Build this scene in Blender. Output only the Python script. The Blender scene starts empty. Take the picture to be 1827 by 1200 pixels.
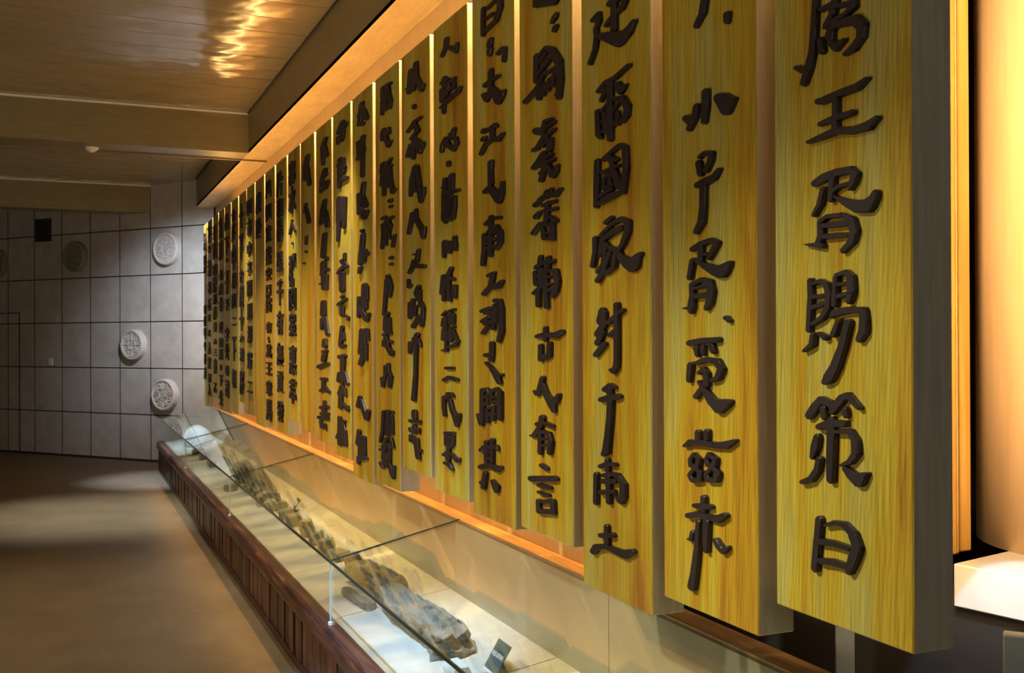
import bpy, bmesh, math, random
from mathutils import Vector, Matrix, noise
random.seed(7)
S = bpy.context.scene
COL = S.collection
PI = math.pi

# ------------------------------------------------------------------ camera
cd = bpy.data.cameras.new('camera'); cam = bpy.data.objects.new('camera', cd); COL.objects.link(cam)
cd.sensor_fit = 'HORIZONTAL'; cd.sensor_width = 36.0; cd.lens = 36.0 * 1850.0 / 1827.0
cd.clip_start = 0.05; cd.clip_end = 100
fw = Vector((0.39418764, 0.91902601, 0.00270269)); rt = Vector((0.91902627, -0.39417599, -0.00399997)); up = Vector((0.00261074, -0.00406059, 0.99998835))
m = Matrix((rt, up, -fw)).transposed().to_4x4(); m.translation = Vector((0, 0, 1.5))
cam.matrix_world = m
S.camera = cam

# ------------------------------------------------------------------ world, lights, exposure
w = bpy.data.worlds.new('world'); S.world = w; w.use_nodes = True
w.node_tree.nodes['Background'].inputs[0].default_value = (0.75, 0.80, 1.0, 1)
w.node_tree.nodes['Background'].inputs[1].default_value = 0.035
S.view_settings.view_transform = 'Standard'; S.view_settings.look = 'None'
S.view_settings.gamma = 1.0; S.view_settings.use_curve_mapping = False
S.view_settings.exposure = 0.32

WARM = (1.0, 0.68, 0.34); AMBER = (1.0, 0.58, 0.20); NEUT = (1.0, 0.90, 0.74); COOL = (0.66, 0.80, 1.0)

def lamp(kind, name, loc, target, power, color, size=0.1, angle=40, blend=0.6, sy=None):
    l = bpy.data.lights.new(name, kind); l.energy = power; l.color = color
    if kind == 'SPOT':
        l.spot_size = math.radians(angle); l.spot_blend = blend; l.shadow_soft_size = size
    elif kind == 'AREA':
        l.shape = 'RECTANGLE'; l.size = size; l.size_y = sy or size
    else:
        l.shadow_soft_size = size
    o = bpy.data.objects.new(name, l); COL.objects.link(o); o.location = loc
    d = Vector(target) - Vector(loc)
    o.rotation_euler = d.to_track_quat('-Z', 'Y').to_euler() if abs(d.x) + abs(d.y) > 1e-4 else (0, 0, 0)
    return o

# ceiling spotlights of the hall, washing the inscription boards from the room side
for y, p, c, tz in ((1.6, 150, (0.95, 0.95, 0.68), 0.8), (2.7, 130, (0.98, 0.94, 0.62), 0.8), (3.9, 115, (1.0, 0.92, 0.50), 0.8), (5.2, 110, (1.0, 0.84, 0.45), 0.95),
                    (6.6, 200, (1.0, 0.66, 0.20), 1.1), (8.2, 200, (1.0, 0.63, 0.18), 1.1), (9.9, 60, (1.0, 0.82, 0.50), 0.8), (11.6, 60, (0.95, 0.92, 0.75), 0.9)):
    lamp('SPOT', 'board_spot', (-0.9, y * 0.9 + 0.7, 3.0), (1.32, y * 0.9, tz + 0.05), p * 1.6, c, 0.06, 38, 1.0)
# amber spots added above each gap so the board sides glow
for k in range(23):
    yg = (1.7758 + 0.47507 * (k + 0.5)) * 0.88
    lamp('SPOT', 'gap_fill', (1.37, yg - 0.006, 3.0), (1.37, yg + 0.03, 1.2), 210, AMBER, 0.01, 34, 0.8)
# cool and neutral spots over the display case
lamp('SPOT', 'case_spot', (0.35, 3.2, 3.05), (0.86, 3.75, 0.2), 900, (0.50, 0.68, 1.0), 0.05, 36, 1.0)
lamp('SPOT', 'case_spot', (0.75, 11.0, 3.0), (0.95, 11.7, 0.3), 800, COOL, 0.05, 36, 1.0)
for y in (5.4, 6.9, 8.6):
    lamp('SPOT', 'case_spot', (0.95, y - 0.3, 3.0), (1.35, y, 0.35), 170, (1.0, 0.88, 0.66), 0.05, 50, 1.0)
# down lights over the floor
lamp('SPOT', 'floor_spot', (0.2, 9.9, 3.35), (0.2, 9.7, 0), 620, (0.97, 0.98, 0.84), 0.25, 50, 1.0)
lamp('SPOT', 'floor_spot', (-0.2, 6.2, 3.35), (0.0, 6.2, 0), 230, (1.0, 0.78, 0.48), 0.08, 75, 1.0)
# light on the far stone wall
lamp('SPOT', 'wall_spot', (1.05, 10.6, 3.05), (1.4, 12.9, 1.95), 400, (0.76, 0.86, 1.0), 0.08, 54, 1.0)
# unseen low fill, added to brighten the ceiling
lamp('AREA', 'ceiling_fill', (-3.5, 2.5, 0.8), (-1.8, 4.4, 3.4), 85, (1.0, 0.83, 0.58), 2.5, sy=1.5)
# warm lamp behind the boards beside the pillar, daylight from the window beyond it
lamp('AREA', 'rear_fill', (0.2, -2.5, 2.4), (0.8, 2.0, 1.2), 14, (0.95, 0.95, 0.92), 1.6, sy=1.2)  # unseen fill added behind the camera for board sides and lettering
lamp('AREA', 'pillar_lamp', (1.74, 1.74, 2.05), (2.3, 1.95, 2.05), 22, (1.0, 0.66, 0.32), 0.08, sy=2.0)
lamp('SPOT', 'window_daylight', (1.74, 1.02, 1.6), (2.06, 1.64, 0.90), 90, (0.40, 0.68, 1.0), 0.01, 22, 0.15)
lamp('SPOT', 'pillar_fill', (2.0, 0.7, 1.9), (2.34, 1.78, 1.7), 11, (1.0, 0.82, 0.58), 0.04, 56, 0.8)  # this and the next: unseen spots added to brighten the pillar
lamp('SPOT', 'pillar_fill', (2.0, 0.7, 2.7), (2.32, 1.75, 2.4), 50, (1.0, 0.82, 0.58), 0.04, 50, 0.8)
# warm strip light hidden between the boards and the wall, from the third board to the far end
for y in (3.75, 5.25, 6.75, 8.25, 9.75, 11.25):
    lamp('AREA', 'backlight_strip', (1.50, y, 2.45), (1.50, y, 0), 20, (1.0, 0.62, 0.26), 0.05, sy=1.4)

# ------------------------------------------------------------------ materials
def mat(name):
    mt = bpy.data.materials.new(name); mt.use_nodes = True
    nt = mt.node_tree; b = nt.nodes['Principled BSDF']
    return mt, nt, b
def N(nt, t, **k):
    n = nt.nodes.new(t)
    for a, v in k.items(): setattr(n, a, v)
    return n
def coords(nt, scale, rnd=True, kind='Object'):
    tc = N(nt, 'ShaderNodeTexCoord'); mp = N(nt, 'ShaderNodeMapping')
    mp.inputs['Scale'].default_value = scale
    nt.links.new(tc.outputs[kind], mp.inputs['Vector'])
    if rnd:
        oi = N(nt, 'ShaderNodeObjectInfo'); cx = N(nt, 'ShaderNodeCombineXYZ'); mu = N(nt, 'ShaderNodeMath', operation='MULTIPLY')
        mu.inputs[1].default_value = 37.0
        nt.links.new(oi.outputs['Random'], mu.inputs[0])
        for i in range(3): nt.links.new(mu.outputs[0], cx.inputs[i])
        nt.links.new(cx.outputs[0], mp.inputs['Location'])
    return mp.outputs[0]
def noi(nt, vec, scale, detail=4, rough=0.6, dist=0.0):
    n = N(nt, 'ShaderNodeTexNoise'); n.inputs['Scale'].default_value = scale; n.inputs['Detail'].default_value = detail
    n.inputs['Roughness'].default_value = rough; n.inputs['Distortion'].default_value = dist
    nt.links.new(vec, n.inputs['Vector']); return n.outputs['Fac']
def ramp(nt, fac, stops):
    r = N(nt, 'ShaderNodeValToRGB'); cr = r.color_ramp
    cr.elements[0].position, cr.elements[0].color = stops[0][0], (*stops[0][1], 1)
    cr.elements[1].position, cr.elements[1].color = stops[-1][0], (*stops[-1][1], 1)
    for p, c in stops[1:-1]:
        e = cr.elements.new(p); e.color = (*c, 1)
    nt.links.new(fac, r.inputs[0]); return r.outputs[0]
def mixc(nt, fac, a, b, mode='MIX'):
    mx = N(nt, 'ShaderNodeMix', data_type='RGBA', blend_type=mode)
    if isinstance(fac, float): mx.inputs[0].default_value = fac
    else: nt.links.new(fac, mx.inputs[0])
    for s, v in ((6, a), (7, b)):
        if isinstance(v, tuple): mx.inputs[s].default_value = (*v, 1)
        else: nt.links.new(v, mx.inputs[s])
    return mx.outputs[2]
def bump(nt, b, h, strength=0.3, dist=0.002):
    bp = N(nt, 'ShaderNodeBump'); bp.inputs['Strength'].default_value = strength; bp.inputs['Distance'].default_value = dist
    nt.links.new(h, bp.inputs['Height']); nt.links.new(bp.outputs[0], b.inputs['Normal'])
def simple(name, col, rough=0.5, metal=0.0, spec=0.5):
    mt, nt, b = mat(name); b.inputs['Base Color'].default_value = (*col, 1); b.inputs['Roughness'].default_value = rough
    b.inputs['Metallic'].default_value = metal; b.inputs['Specular IOR Level'].default_value = spec
    return mt
def mottled(name, c0, c1, scale=(1, 1, 1), ns=6, rough=0.6, bs=0.2, bd=0.002, metal=0.0, kind='Object', rnd=True, spec=0.5):
    mt, nt, b = mat(name); v = coords(nt, scale, rnd, kind); f = noi(nt, v, ns, 6, 0.65)
    nt.links.new(ramp(nt, f, [(0.3, c0), (0.7, c1)]), b.inputs['Base Color'])
    b.inputs['Roughness'].default_value = rough; b.inputs['Metallic'].default_value = metal; b.inputs['Specular IOR Level'].default_value = spec
    bump(nt, b, noi(nt, v, ns * 6, 4), bs, bd); return mt

def board_wood():
    mt, nt, b = mat('yellow_board_wood')
    v = coords(nt, (1, 1, 0.10))
    big = noi(nt, v, 8.0, 4, 0.6, 0.3)
    v2 = coords(nt, (1, 1, 0.030)); v2b = v2
    gr = noi(nt, v2, 150, 5, 0.65, 0.2)
    wv = N(nt, 'ShaderNodeTexWave', wave_type='RINGS', rings_direction='X'); wv.inputs['Scale'].default_value = 14; wv.inputs['Distortion'].default_value = 5
    wv.inputs['Detail'].default_value = 3; wv.inputs['Detail Scale'].default_value = 1.2
    v3 = coords(nt, (0.2, 2.6, 0.22)); nt.links.new(v3, wv.inputs['Vector'])
    base = ramp(nt, big, [(0.30, (0.34, 0.145, 0.008)), (0.42, (0.48, 0.275, 0.012)), (0.52, (0.50, 0.365, 0.026)), (0.66, (0.46, 0.40, 0.11))])
    g = ramp(nt, gr, [(0.30, (0.62, 0.58, 0.44)), (0.6, (1, 1, 1))])
    c1 = mixc(nt, 1.0, base, g, 'MULTIPLY')
    wr = ramp(nt, wv.outputs['Fac'], [(0.0, (0.72, 0.68, 0.6)), (0.5, (1, 1, 1))])
    c2 = mixc(nt, 0.55, c1, wr, 'MULTIPLY')
    nt.links.new(c2, b.inputs['Base Color']); b.inputs['Roughness'].default_value = 0.42
    b.inputs['Coat Weight'].default_value = 0.25; b.inputs['Coat Roughness'].default_value = 0.25
    bump(nt, b, gr, 0.25, 0.0015); return mt
def case_wood():
    mt, nt, b = mat('red_brown_case_wood')
    v = coords(nt, (1, 1, 0.08)); f = noi(nt, v, 40, 5, 0.65)
    oi = N(nt, 'ShaderNodeObjectInfo')
    c = ramp(nt, f, [(0.3, (0.020, 0.008, 0.006)), (0.55, (0.075, 0.026, 0.016)), (0.78, (0.17, 0.075, 0.05))])
    t = ramp(nt, oi.outputs['Random'], [(0.0, (0.30, 0.30, 0.32)), (1.0, (1.7, 1.5, 1.4))])
    nt.links.new(mixc(nt, 1.0, c, t, 'MULTIPLY'), b.inputs['Base Color'])
    b.inputs['Roughness'].default_value = 0.36; bump(nt, b, f, 0.5, 0.003); return mt
def rail_wood(name, axis_scale, c0, c1, c2):
    mt, nt, b = mat(name); v = coords(nt, axis_scale); f = noi(nt, v, 30, 5, 0.65)
    nt.links.new(ramp(nt, f, [(0.3, c0), (0.55, c1), (0.78, c2)]), b.inputs['Base Color'])
    b.inputs['Roughness'].default_value = 0.38; bump(nt, b, f, 0.5, 0.003); return mt
def glass():
    mt = bpy.data.materials.new('case_glass'); mt.use_nodes = True; nt = mt.node_tree; nt.nodes.clear()
    out = N(nt, 'ShaderNodeOutputMaterial'); mx = N(nt, 'ShaderNodeMixShader'); tr = N(nt, 'ShaderNodeBsdfTransparent'); gl = N(nt, 'ShaderNodeBsdfGlossy')
    tr.inputs[0].default_value = (0.94, 0.965, 0.95, 1); gl.inputs['Roughness'].default_value = 0.015; gl.inputs[0].default_value = (0.95, 1, 0.98, 1)
    lw = N(nt, 'ShaderNodeLayerWeight'); lw.inputs[0].default_value = 0.5
    pw = N(nt, 'ShaderNodeMath', operation='POWER'); pw.inputs[1].default_value = 3.6
    ma = N(nt, 'ShaderNodeMath', operation='MULTIPLY_ADD'); ma.inputs[1].default_value = 0.72; ma.inputs[2].default_value = 0.035
    nt.links.new(lw.outputs['Facing'], pw.inputs[0]); nt.links.new(pw.outputs[0], ma.inputs[0]); nt.links.new(ma.outputs[0], mx.inputs[0])
    nt.links.new(tr.outputs[0], mx.inputs[1]); nt.links.new(gl.outputs[0], mx.inputs[2]); nt.links.new(mx.outputs[0], out.inputs[0]); return mt
def emis(name, col, st):
    mt, nt, b = mat(name); b.inputs['Base Color'].default_value = (*col, 1)
    b.inputs['Emission Color'].default_value = (*col, 1); b.inputs['Emission Strength'].default_value = st; return mt
def ceiling_mat():
    mt, nt, b = mat('lacquered_ceiling_panel')
    v = coords(nt, (1, 1, 1)); f = noi(nt, v, 3.2, 2, 0.4); g = noi(nt, coords(nt, (1, 25, 1)), 9, 3)
    nt.links.new(ramp(nt, g, [(0.35, (0.27, 0.21, 0.12)), (0.7, (0.34, 0.27, 0.16))]), b.inputs['Base Color'])
    b.inputs['Roughness'].default_value = 0.13; b.inputs['Specular IOR Level'].default_value = 0.9
    bump(nt, b, f, 0.5, 0.03); return mt
def floor_mat():
    mt, nt, b = mat('brown_polished_floor')
    v = coords(nt, (1, 1, 1), False); f = noi(nt, v, 3, 7, 0.7); s = noi(nt, coords(nt, (1.2, 9, 1), False), 6, 6, 0.7)
    c = ramp(nt, f, [(0.3, (0.115, 0.085, 0.052)), (0.7, (0.165, 0.125, 0.08))])
    c2 = mixc(nt, 0.5, c, ramp(nt, s, [(0.35, (0.72, 0.72, 0.72)), (0.7, (1.1, 1.1, 1.1))]), 'MULTIPLY')
    nt.links.new(c2, b.inputs['Base Color']); b.inputs['Roughness'].default_value = 0.42; b.inputs['Specular IOR Level'].default_value = 0.5
    bump(nt, b, s, 0.25, 0.003); return mt
def timber():
    mt, nt, b = mat('weathered_grey_timber')
    v = coords(nt, (8, 0.8, 8)); f = noi(nt, v, 6, 7, 0.7, 0.6); p = noi(nt, coords(nt, (1, 1, 1)), 14, 6, 0.75)
    c = ramp(nt, f, [(0.28, (0.05, 0.045, 0.035)), (0.42, (0.19, 0.175, 0.145)), (0.7, (0.36, 0.345, 0.31))])
    nt.links.new(mixc(nt, 0.8, c, ramp(nt, p, [(0.33, (0.15, 0.13, 0.12)), (0.47, (1, 1, 1))]), 'MULTIPLY'), b.inputs['Base Color'])
    b.inputs['Roughness'].default_value = 0.8; bump(nt, b, f, 0.9, 0.01); return mt

M = dict(
    board=board_wood(),
    side=mottled('grey_brown_board_side', (0.40, 0.34, 0.24), (0.55, 0.48, 0.34), scale=(1, 1, 0.05), ns=60, rough=0.5, bs=0.3),
    ink=mottled('dark_carved_lettering', (0.014, 0.007, 0.009), (0.028, 0.016, 0.019), ns=9, rough=0.45, bs=0.15),
    case=case_wood(), cap=rail_wood('red_brown_cap_wood', (1, 0.08, 1), (0.008, 0.004, 0.004), (0.075, 0.026, 0.016), (0.30, 0.14, 0.09)),
    rail=rail_wood('rail_and_shaded_ledge_wood', (1, 0.08, 1), (0.05, 0.03, 0.015), (0.12, 0.075, 0.04), (0.2, 0.14, 0.08)),
    ledge=rail_wood('orange_ledge_wood', (1, 0.08, 1), (0.42, 0.20, 0.05), (0.60, 0.32, 0.09), (0.72, 0.45, 0.17)),
    glass=glass(), edge=simple('glass_edge', (0.02, 0.035, 0.03), 0.15),
    bright_edge=simple('polished_glass_joint', (0.55, 0.72, 0.72), 0.15),
    slab=mottled('pale_deck_stone', (0.50, 0.48, 0.43), (0.66, 0.64, 0.59), ns=9, rough=0.75, bs=0.35),
    back=mottled('beige_back_stone', (0.42, 0.37, 0.28), (0.52, 0.47, 0.37), ns=2.5, rough=0.5),
    tile=mottled('grey_wall_stone', (0.36, 0.33, 0.30), (0.47, 0.45, 0.42), ns=5, rough=0.62, bs=0.15),
    joint=simple('dark_joint', (0.02, 0.018, 0.017), 0.9),
    plaster=mottled('cream_valance', (0.55, 0.37, 0.16), (0.62, 0.44, 0.21), scale=(1, 4, 1), ns=3, rough=0.45),
    soffit=mottled('varnished_soffit', (0.52, 0.38, 0.17), (0.74, 0.57, 0.29), scale=(4, 1, 1), ns=4, rough=0.35, bs=0.3, bd=0.01),
    beam=mottled('ochre_beam_panel', (0.175, 0.14, 0.062), (0.22, 0.18, 0.085), scale=(1, 1, 6), ns=5, rough=0.38),
    ceil=ceiling_mat(), floor=floor_mat(), timber=timber(),
    clay=mottled('moulded_grey_clay', (0.40, 0.37, 0.34), (0.50, 0.47, 0.44), ns=12, rough=0.8, bs=0.3),
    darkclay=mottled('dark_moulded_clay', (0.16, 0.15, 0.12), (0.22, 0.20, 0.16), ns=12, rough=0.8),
    pebble=mottled('grey_stone_fragment', (0.17, 0.16, 0.135), (0.34, 0.32, 0.27), ns=14, rough=0.8, bs=0.5, bd=0.006),
    pale=mottled('pale_stone', (0.60, 0.66, 0.68), (0.78, 0.84, 0.86), ns=8, rough=0.7, bs=0.5, bd=0.008),
    card=simple('blue_grey_card', (0.085, 0.125, 0.16), 0.4), white=simple('white_print', (0.85, 0.88, 0.9), 0.5),
    plastic=simple('white_plastic', (0.7, 0.68, 0.62), 0.4), dark=simple('dark_void_panel', (0.022, 0.018, 0.014), 0.7),
    grille=simple('dark_grille', (0.03, 0.028, 0.026), 0.6), brass=simple('bronze_bead', (0.20, 0.13, 0.05), 0.35, 0.6),
    gold=mottled('gilded_pillar', (0.66, 0.43, 0.22), (0.78, 0.54, 0.30), scale=(1, 1, 0.1), ns=20, rough=0.30, bs=0.12, metal=0.2),
    frame=rail_wood('amber_frame_wood', (1, 1, 0.06), (0.34, 0.17, 0.025), (0.45, 0.24, 0.04), (0.55, 0.33, 0.08)),
    marble=mottled('cream_marble', (0.52, 0.50, 0.47), (0.66, 0.64, 0.61), ns=4, rough=0.3),
    post=mottled('grey_green_metal', (0.25, 0.29, 0.27), (0.32, 0.36, 0.34), ns=8, rough=0.5),
    led=emis('warm_light_tube', (1.0, 0.64, 0.24), 15.0),
)

# ------------------------------------------------------------------ helpers
def box(bm, x0, x1, y0, y1, z0, z1, mtx=None):
    vs = [bm.verts.new(Vector(c) if mtx is None else mtx @ Vector(c)) for c in
          ((x0, y0, z0), (x1, y0, z0), (x1, y1, z0), (x0, y1, z0), (x0, y0, z1), (x1, y0, z1), (x1, y1, z1), (x0, y1, z1))]
    for f in ((3, 2, 1, 0), (4, 5, 6, 7), (0, 1, 5, 4), (1, 2, 6, 5), (2, 3, 7, 6), (3, 0, 4, 7)):
        bm.faces.new([vs[i] for i in f])
    return vs
def mesh_of(bm, name, m_, smooth=False, bevel=0.0):
    if bevel: bmesh.ops.bevel(bm, geom=list(bm.edges), offset=bevel, segments=1, affect='EDGES')
    bmesh.ops.recalc_face_normals(bm, faces=list(bm.faces))
    me = bpy.data.meshes.new(name); bm.to_mesh(me); bm.free(); me.materials.append(m_)
    if smooth:
        for p in me.polygons: p.use_smooth = True
    return me
def put(name, me, parent=None, loc=(0, 0, 0), rot=None):
    o = bpy.data.objects.new(name, me); COL.objects.link(o); o.location = loc
    if rot: o.rotation_euler = rot
    if parent: o.parent = parent
    return o
def tag(o, label=None, cat=None, group=None, kind=None):
    if label: o['label'] = label
    if cat: o['category'] = cat
    if group: o['group'] = group
    if kind: o['kind'] = kind
    return o
def empty(name, loc, rotz=0.0):
    o = bpy.data.objects.new(name, None); COL.objects.link(o); o.location = loc; o.rotation_euler = (0, 0, rotz); o.empty_display_size = 0.1
    return o
def bx(name, x0, x1, y0, y1, z0, z1, m_, parent=None, bevel=0.0):
    """box part; mesh origin at its centre"""
    c = ((x0 + x1) / 2, (y0 + y1) / 2, (z0 + z1) / 2); bm = bmesh.new()
    box(bm, x0 - c[0], x1 - c[0], y0 - c[1], y1 - c[1], z0 - c[2], z1 - c[2])
    return put(name, mesh_of(bm, name, m_, bevel=bevel), parent, c)
def tube(bm, pts, r, n=6, taper=None):
    rings = []
    for i, p in enumerate(pts):
        p = Vector(p); a = Vector(pts[max(i - 1, 0)]); b = Vector(pts[min(i + 1, len(pts) - 1)]); t = (b - a).normalized()
        u = t.cross(Vector((0, 0, 1))); u = u.normalized() if u.length > 1e-3 else Vector((1, 0, 0)); v = t.cross(u)
        rr = r * (taper[i] if taper else 1)
        rings.append([bm.verts.new(p + (u * math.cos(k * 2 * PI / n) + v * math.sin(k * 2 * PI / n)) * rr) for k in range(n)])
    for a, b in zip(rings, rings[1:]):
        for k in range(n): bm.faces.new((a[k], a[(k + 1) % n], b[(k + 1) % n], b[k]))
    bm.faces.new(rings[0]); bm.faces.new(rings[-1][::-1])

# ------------------------------------------------------------------ measures of the hall
ZC, ZS = 3.43, 3.09              # ceiling, underside of the beams
XB0, XB1 = 1.42, 1.63            # lengthwise beam face, wall behind the boards
W0 = Vector((1.4, 13.05, 0)); WD = Vector((-1, 1.2, 0)).normalized(); WN = Vector((-1.2, -1, 0)).normalized()   # far wall
WM = Matrix(((-WD.x, -WN.x, 0, W0.x), (-WD.y, -WN.y, 0, W0.y), (0, 0, 1, 0), (0, 0, 0, 1)))   # local x along the wall to the right, y into the wall

def struct(o): o['kind'] = 'structure'; return o
# floor
struct(bx('floor', -7, 2.9, -4.2, 21.5, -0.12, 0, M['floor']))
# ceiling: slab with long lacquered panels under it
ce = struct(bx('ceiling', -7, 1.9, -4.2, 21.5, ZC + 0.012, ZC + 0.12, M['joint']))
cl = ce.location.copy()
bmp = bmesh.new(); PW, PL = 0.302, 2.78
nx, ny = 1, 1
def zz(a, b): return 0.0
g = [[bmp.verts.new((-PL / 2 + PL * i / nx, -PW / 2 + PW * j / ny, -zz(i / nx, j / ny) * -1)) for j in range(ny + 1)] for i in range(nx + 1)]
for i in range(nx):
    for j in range(ny): bmp.faces.new((g[i][j], g[i][j + 1], g[i + 1][j + 1], g[i + 1][j]))
for s in ((0, 0), (nx, 0)): pass
r = bmesh.ops.extrude_face_region(bmp, geom=list(bmp.faces))
for v in [e for e in r['geom'] if isinstance(e, bmesh.types.BMVert)]: v.co.z += 0.012
pan = mesh_of(bmp, 'ceiling_panel', M['ceil'], smooth=False)
def panels(y0, y1):
    n = max(1, int(round((y1 - y0) / 0.307))); st = (y1 - y0) / n
    for i in range(n):
        for j in range(3):
            xc = XB0 - 0.006 - PL / 2 - j * (PL + 0.004)
            o = put('ceiling_panel', pan, ce, Vector((xc, y0 + st * (i + 0.5), ZC)) - cl)
            o.scale = (1, (st - 0.007) / PW, 1); o.rotation_euler = (random.uniform(-.0025, .0025), random.uniform(-.001, .001), 0)
panels(4.45, 8.98); panels(9.31, 13.58)
bx('ceiling_panel', -7, XB0, -4.1, 4.1, ZC - 0.001, ZC + 0.011, M['ceil'], None).parent = None
o = bpy.context.scene.objects['ceiling_panel.%03d' % (len([1 for q in ce.children]))] if False else COL.objects[-1]
o.parent = ce; o.location = Vector(o.location) - cl
bx('ceiling_panel', -7, XB0, 13.9, 19.5, ZC - 0.001, ZC + 0.011, M['ceil'], None)
o = COL.objects[-1]; o.parent = ce; o.location = Vector(o.location) - cl
# beams
def structbox(*a, **k): return struct(bx(*a, **k))
t1 = structbox('trim_1', XB0, XB0 + 0.03, -4.0, 12.84, ZS, ZC + 0.012, M['beam'])
t2 = structbox('trim_2', XB0, XB1, -4.0, 12.84, ZS - 0.0, ZS + 0.025, M['soffit'])
t3 = structbox('trim_3', -7, XB0, 8.97, 9.30, ZS, ZC + 0.012, M['beam'])
t4 = structbox('trim_4', -7, 1.05, 13.6, 13.93, ZS, ZC + 0.012, M['beam'])
t5 = structbox('trim_5', -7, XB0, 4.1, 4.43, ZS, ZC + 0.012, M['beam'])
for i, (ty, x1, zt) in enumerate(((8.963, XB0 - 0.002, ZC - 0.006), (13.593, 0.98, ZC - 0.006))):
    structbox('trim_%d' % (6 + i), -7, x1, ty - 0.006, ty + 0.007, zt - 0.012, zt + 0.004, M['plastic'])
structbox('trim_8', 0.26, XB1, 9.292, 9.312, ZS - 0.012, ZS + 0.006, M['brass'])
structbox('trim_9', XB0 - 0.012, XB0 + 0.0, 4.43, 12.8, ZC - 0.012, ZC - 0.002, M['joint'])
# wall behind the boards
structbox('wall_right', XB1, XB1 + 0.04, 2.95, 12.75, 0, ZS - 0.001, M['plaster'])
structbox('wall_right_upper', XB1, XB1 + 0.04, 1.62, 2.95, 1.0, ZS - 0.001, M['plaster'])
structbox('wall_near', -7, 2.9, -4.3, -4.2, 0, 3.55, M['tile'])
structbox('wall_left', -7.1, -7, -4.2, 21.5, 0, 3.55, M['tile'])
structbox('wall_side', 2.9, 3.0, -4.2, 13, 0, 3.55, M['dark'])
structbox('ceiling_side', 1.9, 3.0, -4.2, 13, ZC + 0.012, ZC + 0.12, M['dark'])

# far stone wall: backing with stone tiles, laid out along WD
bm = bmesh.new(); box(bm, -9.6, 0.36, 0.02, 0.10, 0, ZC + 0.1)
wf = struct(put('wall_far', mesh_of(bm, 'wall_far', M['joint']), None)); wf.matrix_world = WM
TW, TH, S0 = 0.527, 0.578, 0.175
rows = [(0.02, 0.580)] + [(0.580 + TH * k, 0.580 + TH * (k + 1)) for k in range(5)]
rows[-1] = (rows[-1][0], ZC + 0.02)
cache = {}
for ri, (z0, z1) in enumerate(rows):
    for k in range(-1, 17):
        a, b_ = S0 + TW * k, S0 + TW * (k + 1)
        a0 = max(a, -0.34)
        key = (round(b_ - a0, 3), round(z1 - z0, 3))
        if key not in cache:
            bm = bmesh.new(); hw, hh = (b_ - a0) / 2 - 0.005, (z1 - z0) / 2 - 0.005
            box(bm, -hw, hw, 0, 0.024, -hh, hh); cache[key] = me = mesh_of(bm, 'stone_tile', M['tile'], bevel=0.0015); me.materials.append(M['joint'])
            for p in me.polygons:
                if p.normal.y > -0.9: p.material_index = 1
        put('stone_tile', cache[key], wf, (-(a0 + b_) / 2, 0, (z0 + z1) / 2), (random.uniform(-.002, .002), 0, random.uniform(-.002, .002)))
def onwall(name, s, z, off=0.0):
    o = empty(name, WM @ Vector((-(s - 0.025) * 1.013, -off, 1.5 + (z - 1.5) * 1.013))); o.rotation_euler = WM.to_euler(); return o
bm = bmesh.new(); box(bm, -9.5, 0.3, -0.012, 0.0, 0.0, 0.022)
bb = struct(put('baseboard_far', mesh_of(bm, 'baseboard_far', M['joint']))); bb.matrix_world = WM
# flush door at the left end of the far wall
bm = bmesh.new()
for q in ((3.10, 3.112, 0.02, 1.885), (3.10, 4.2, 1.875, 1.887), (4.19, 4.2, 0.02, 1.885)): box(bm, -q[1], -q[0], -0.006, 0.004, q[2], q[3])
dr = struct(put('door_1', mesh_of(bm, 'door_1', M['joint']))); dr.matrix_world = WM

# moulded eave tile ends on the far wall
def lathe(bm, prof, n=40):
    rs = []
    for r_, h in prof:
        rs.append([bm.verts.new((math.cos(2 * PI * k / n) * r_, -h, math.sin(2 * PI * k / n) * r_)) for k in range(n)] if r_ > 1e-4 else [bm.verts.new((0, -h, 0))])
    for a, b_ in zip(rs, rs[1:]):
        for k in range(n):
            k2 = (k + 1) % n
            if len(a) == 1: bm.faces.new((a[0], b_[k2], b_[k]))
            elif len(b_) == 1: bm.faces.new((a[k], a[k2], b_[0]))
            else: bm.faces.new((a[k], a[k2], b_[k2], b_[k]))
def spiral(cx, cz, r_, turns, a0, sgn, h):
    P_ = []
    n = 16
    for i in range(n + 1):
        t = i / n; rr = r_ * (1 - 0.82 * t); a = a0 + sgn * t * turns * 2 * PI
        P_.append((cx + math.cos(a) * rr, -h, cz + math.sin(a) * rr))
    return P_
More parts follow.
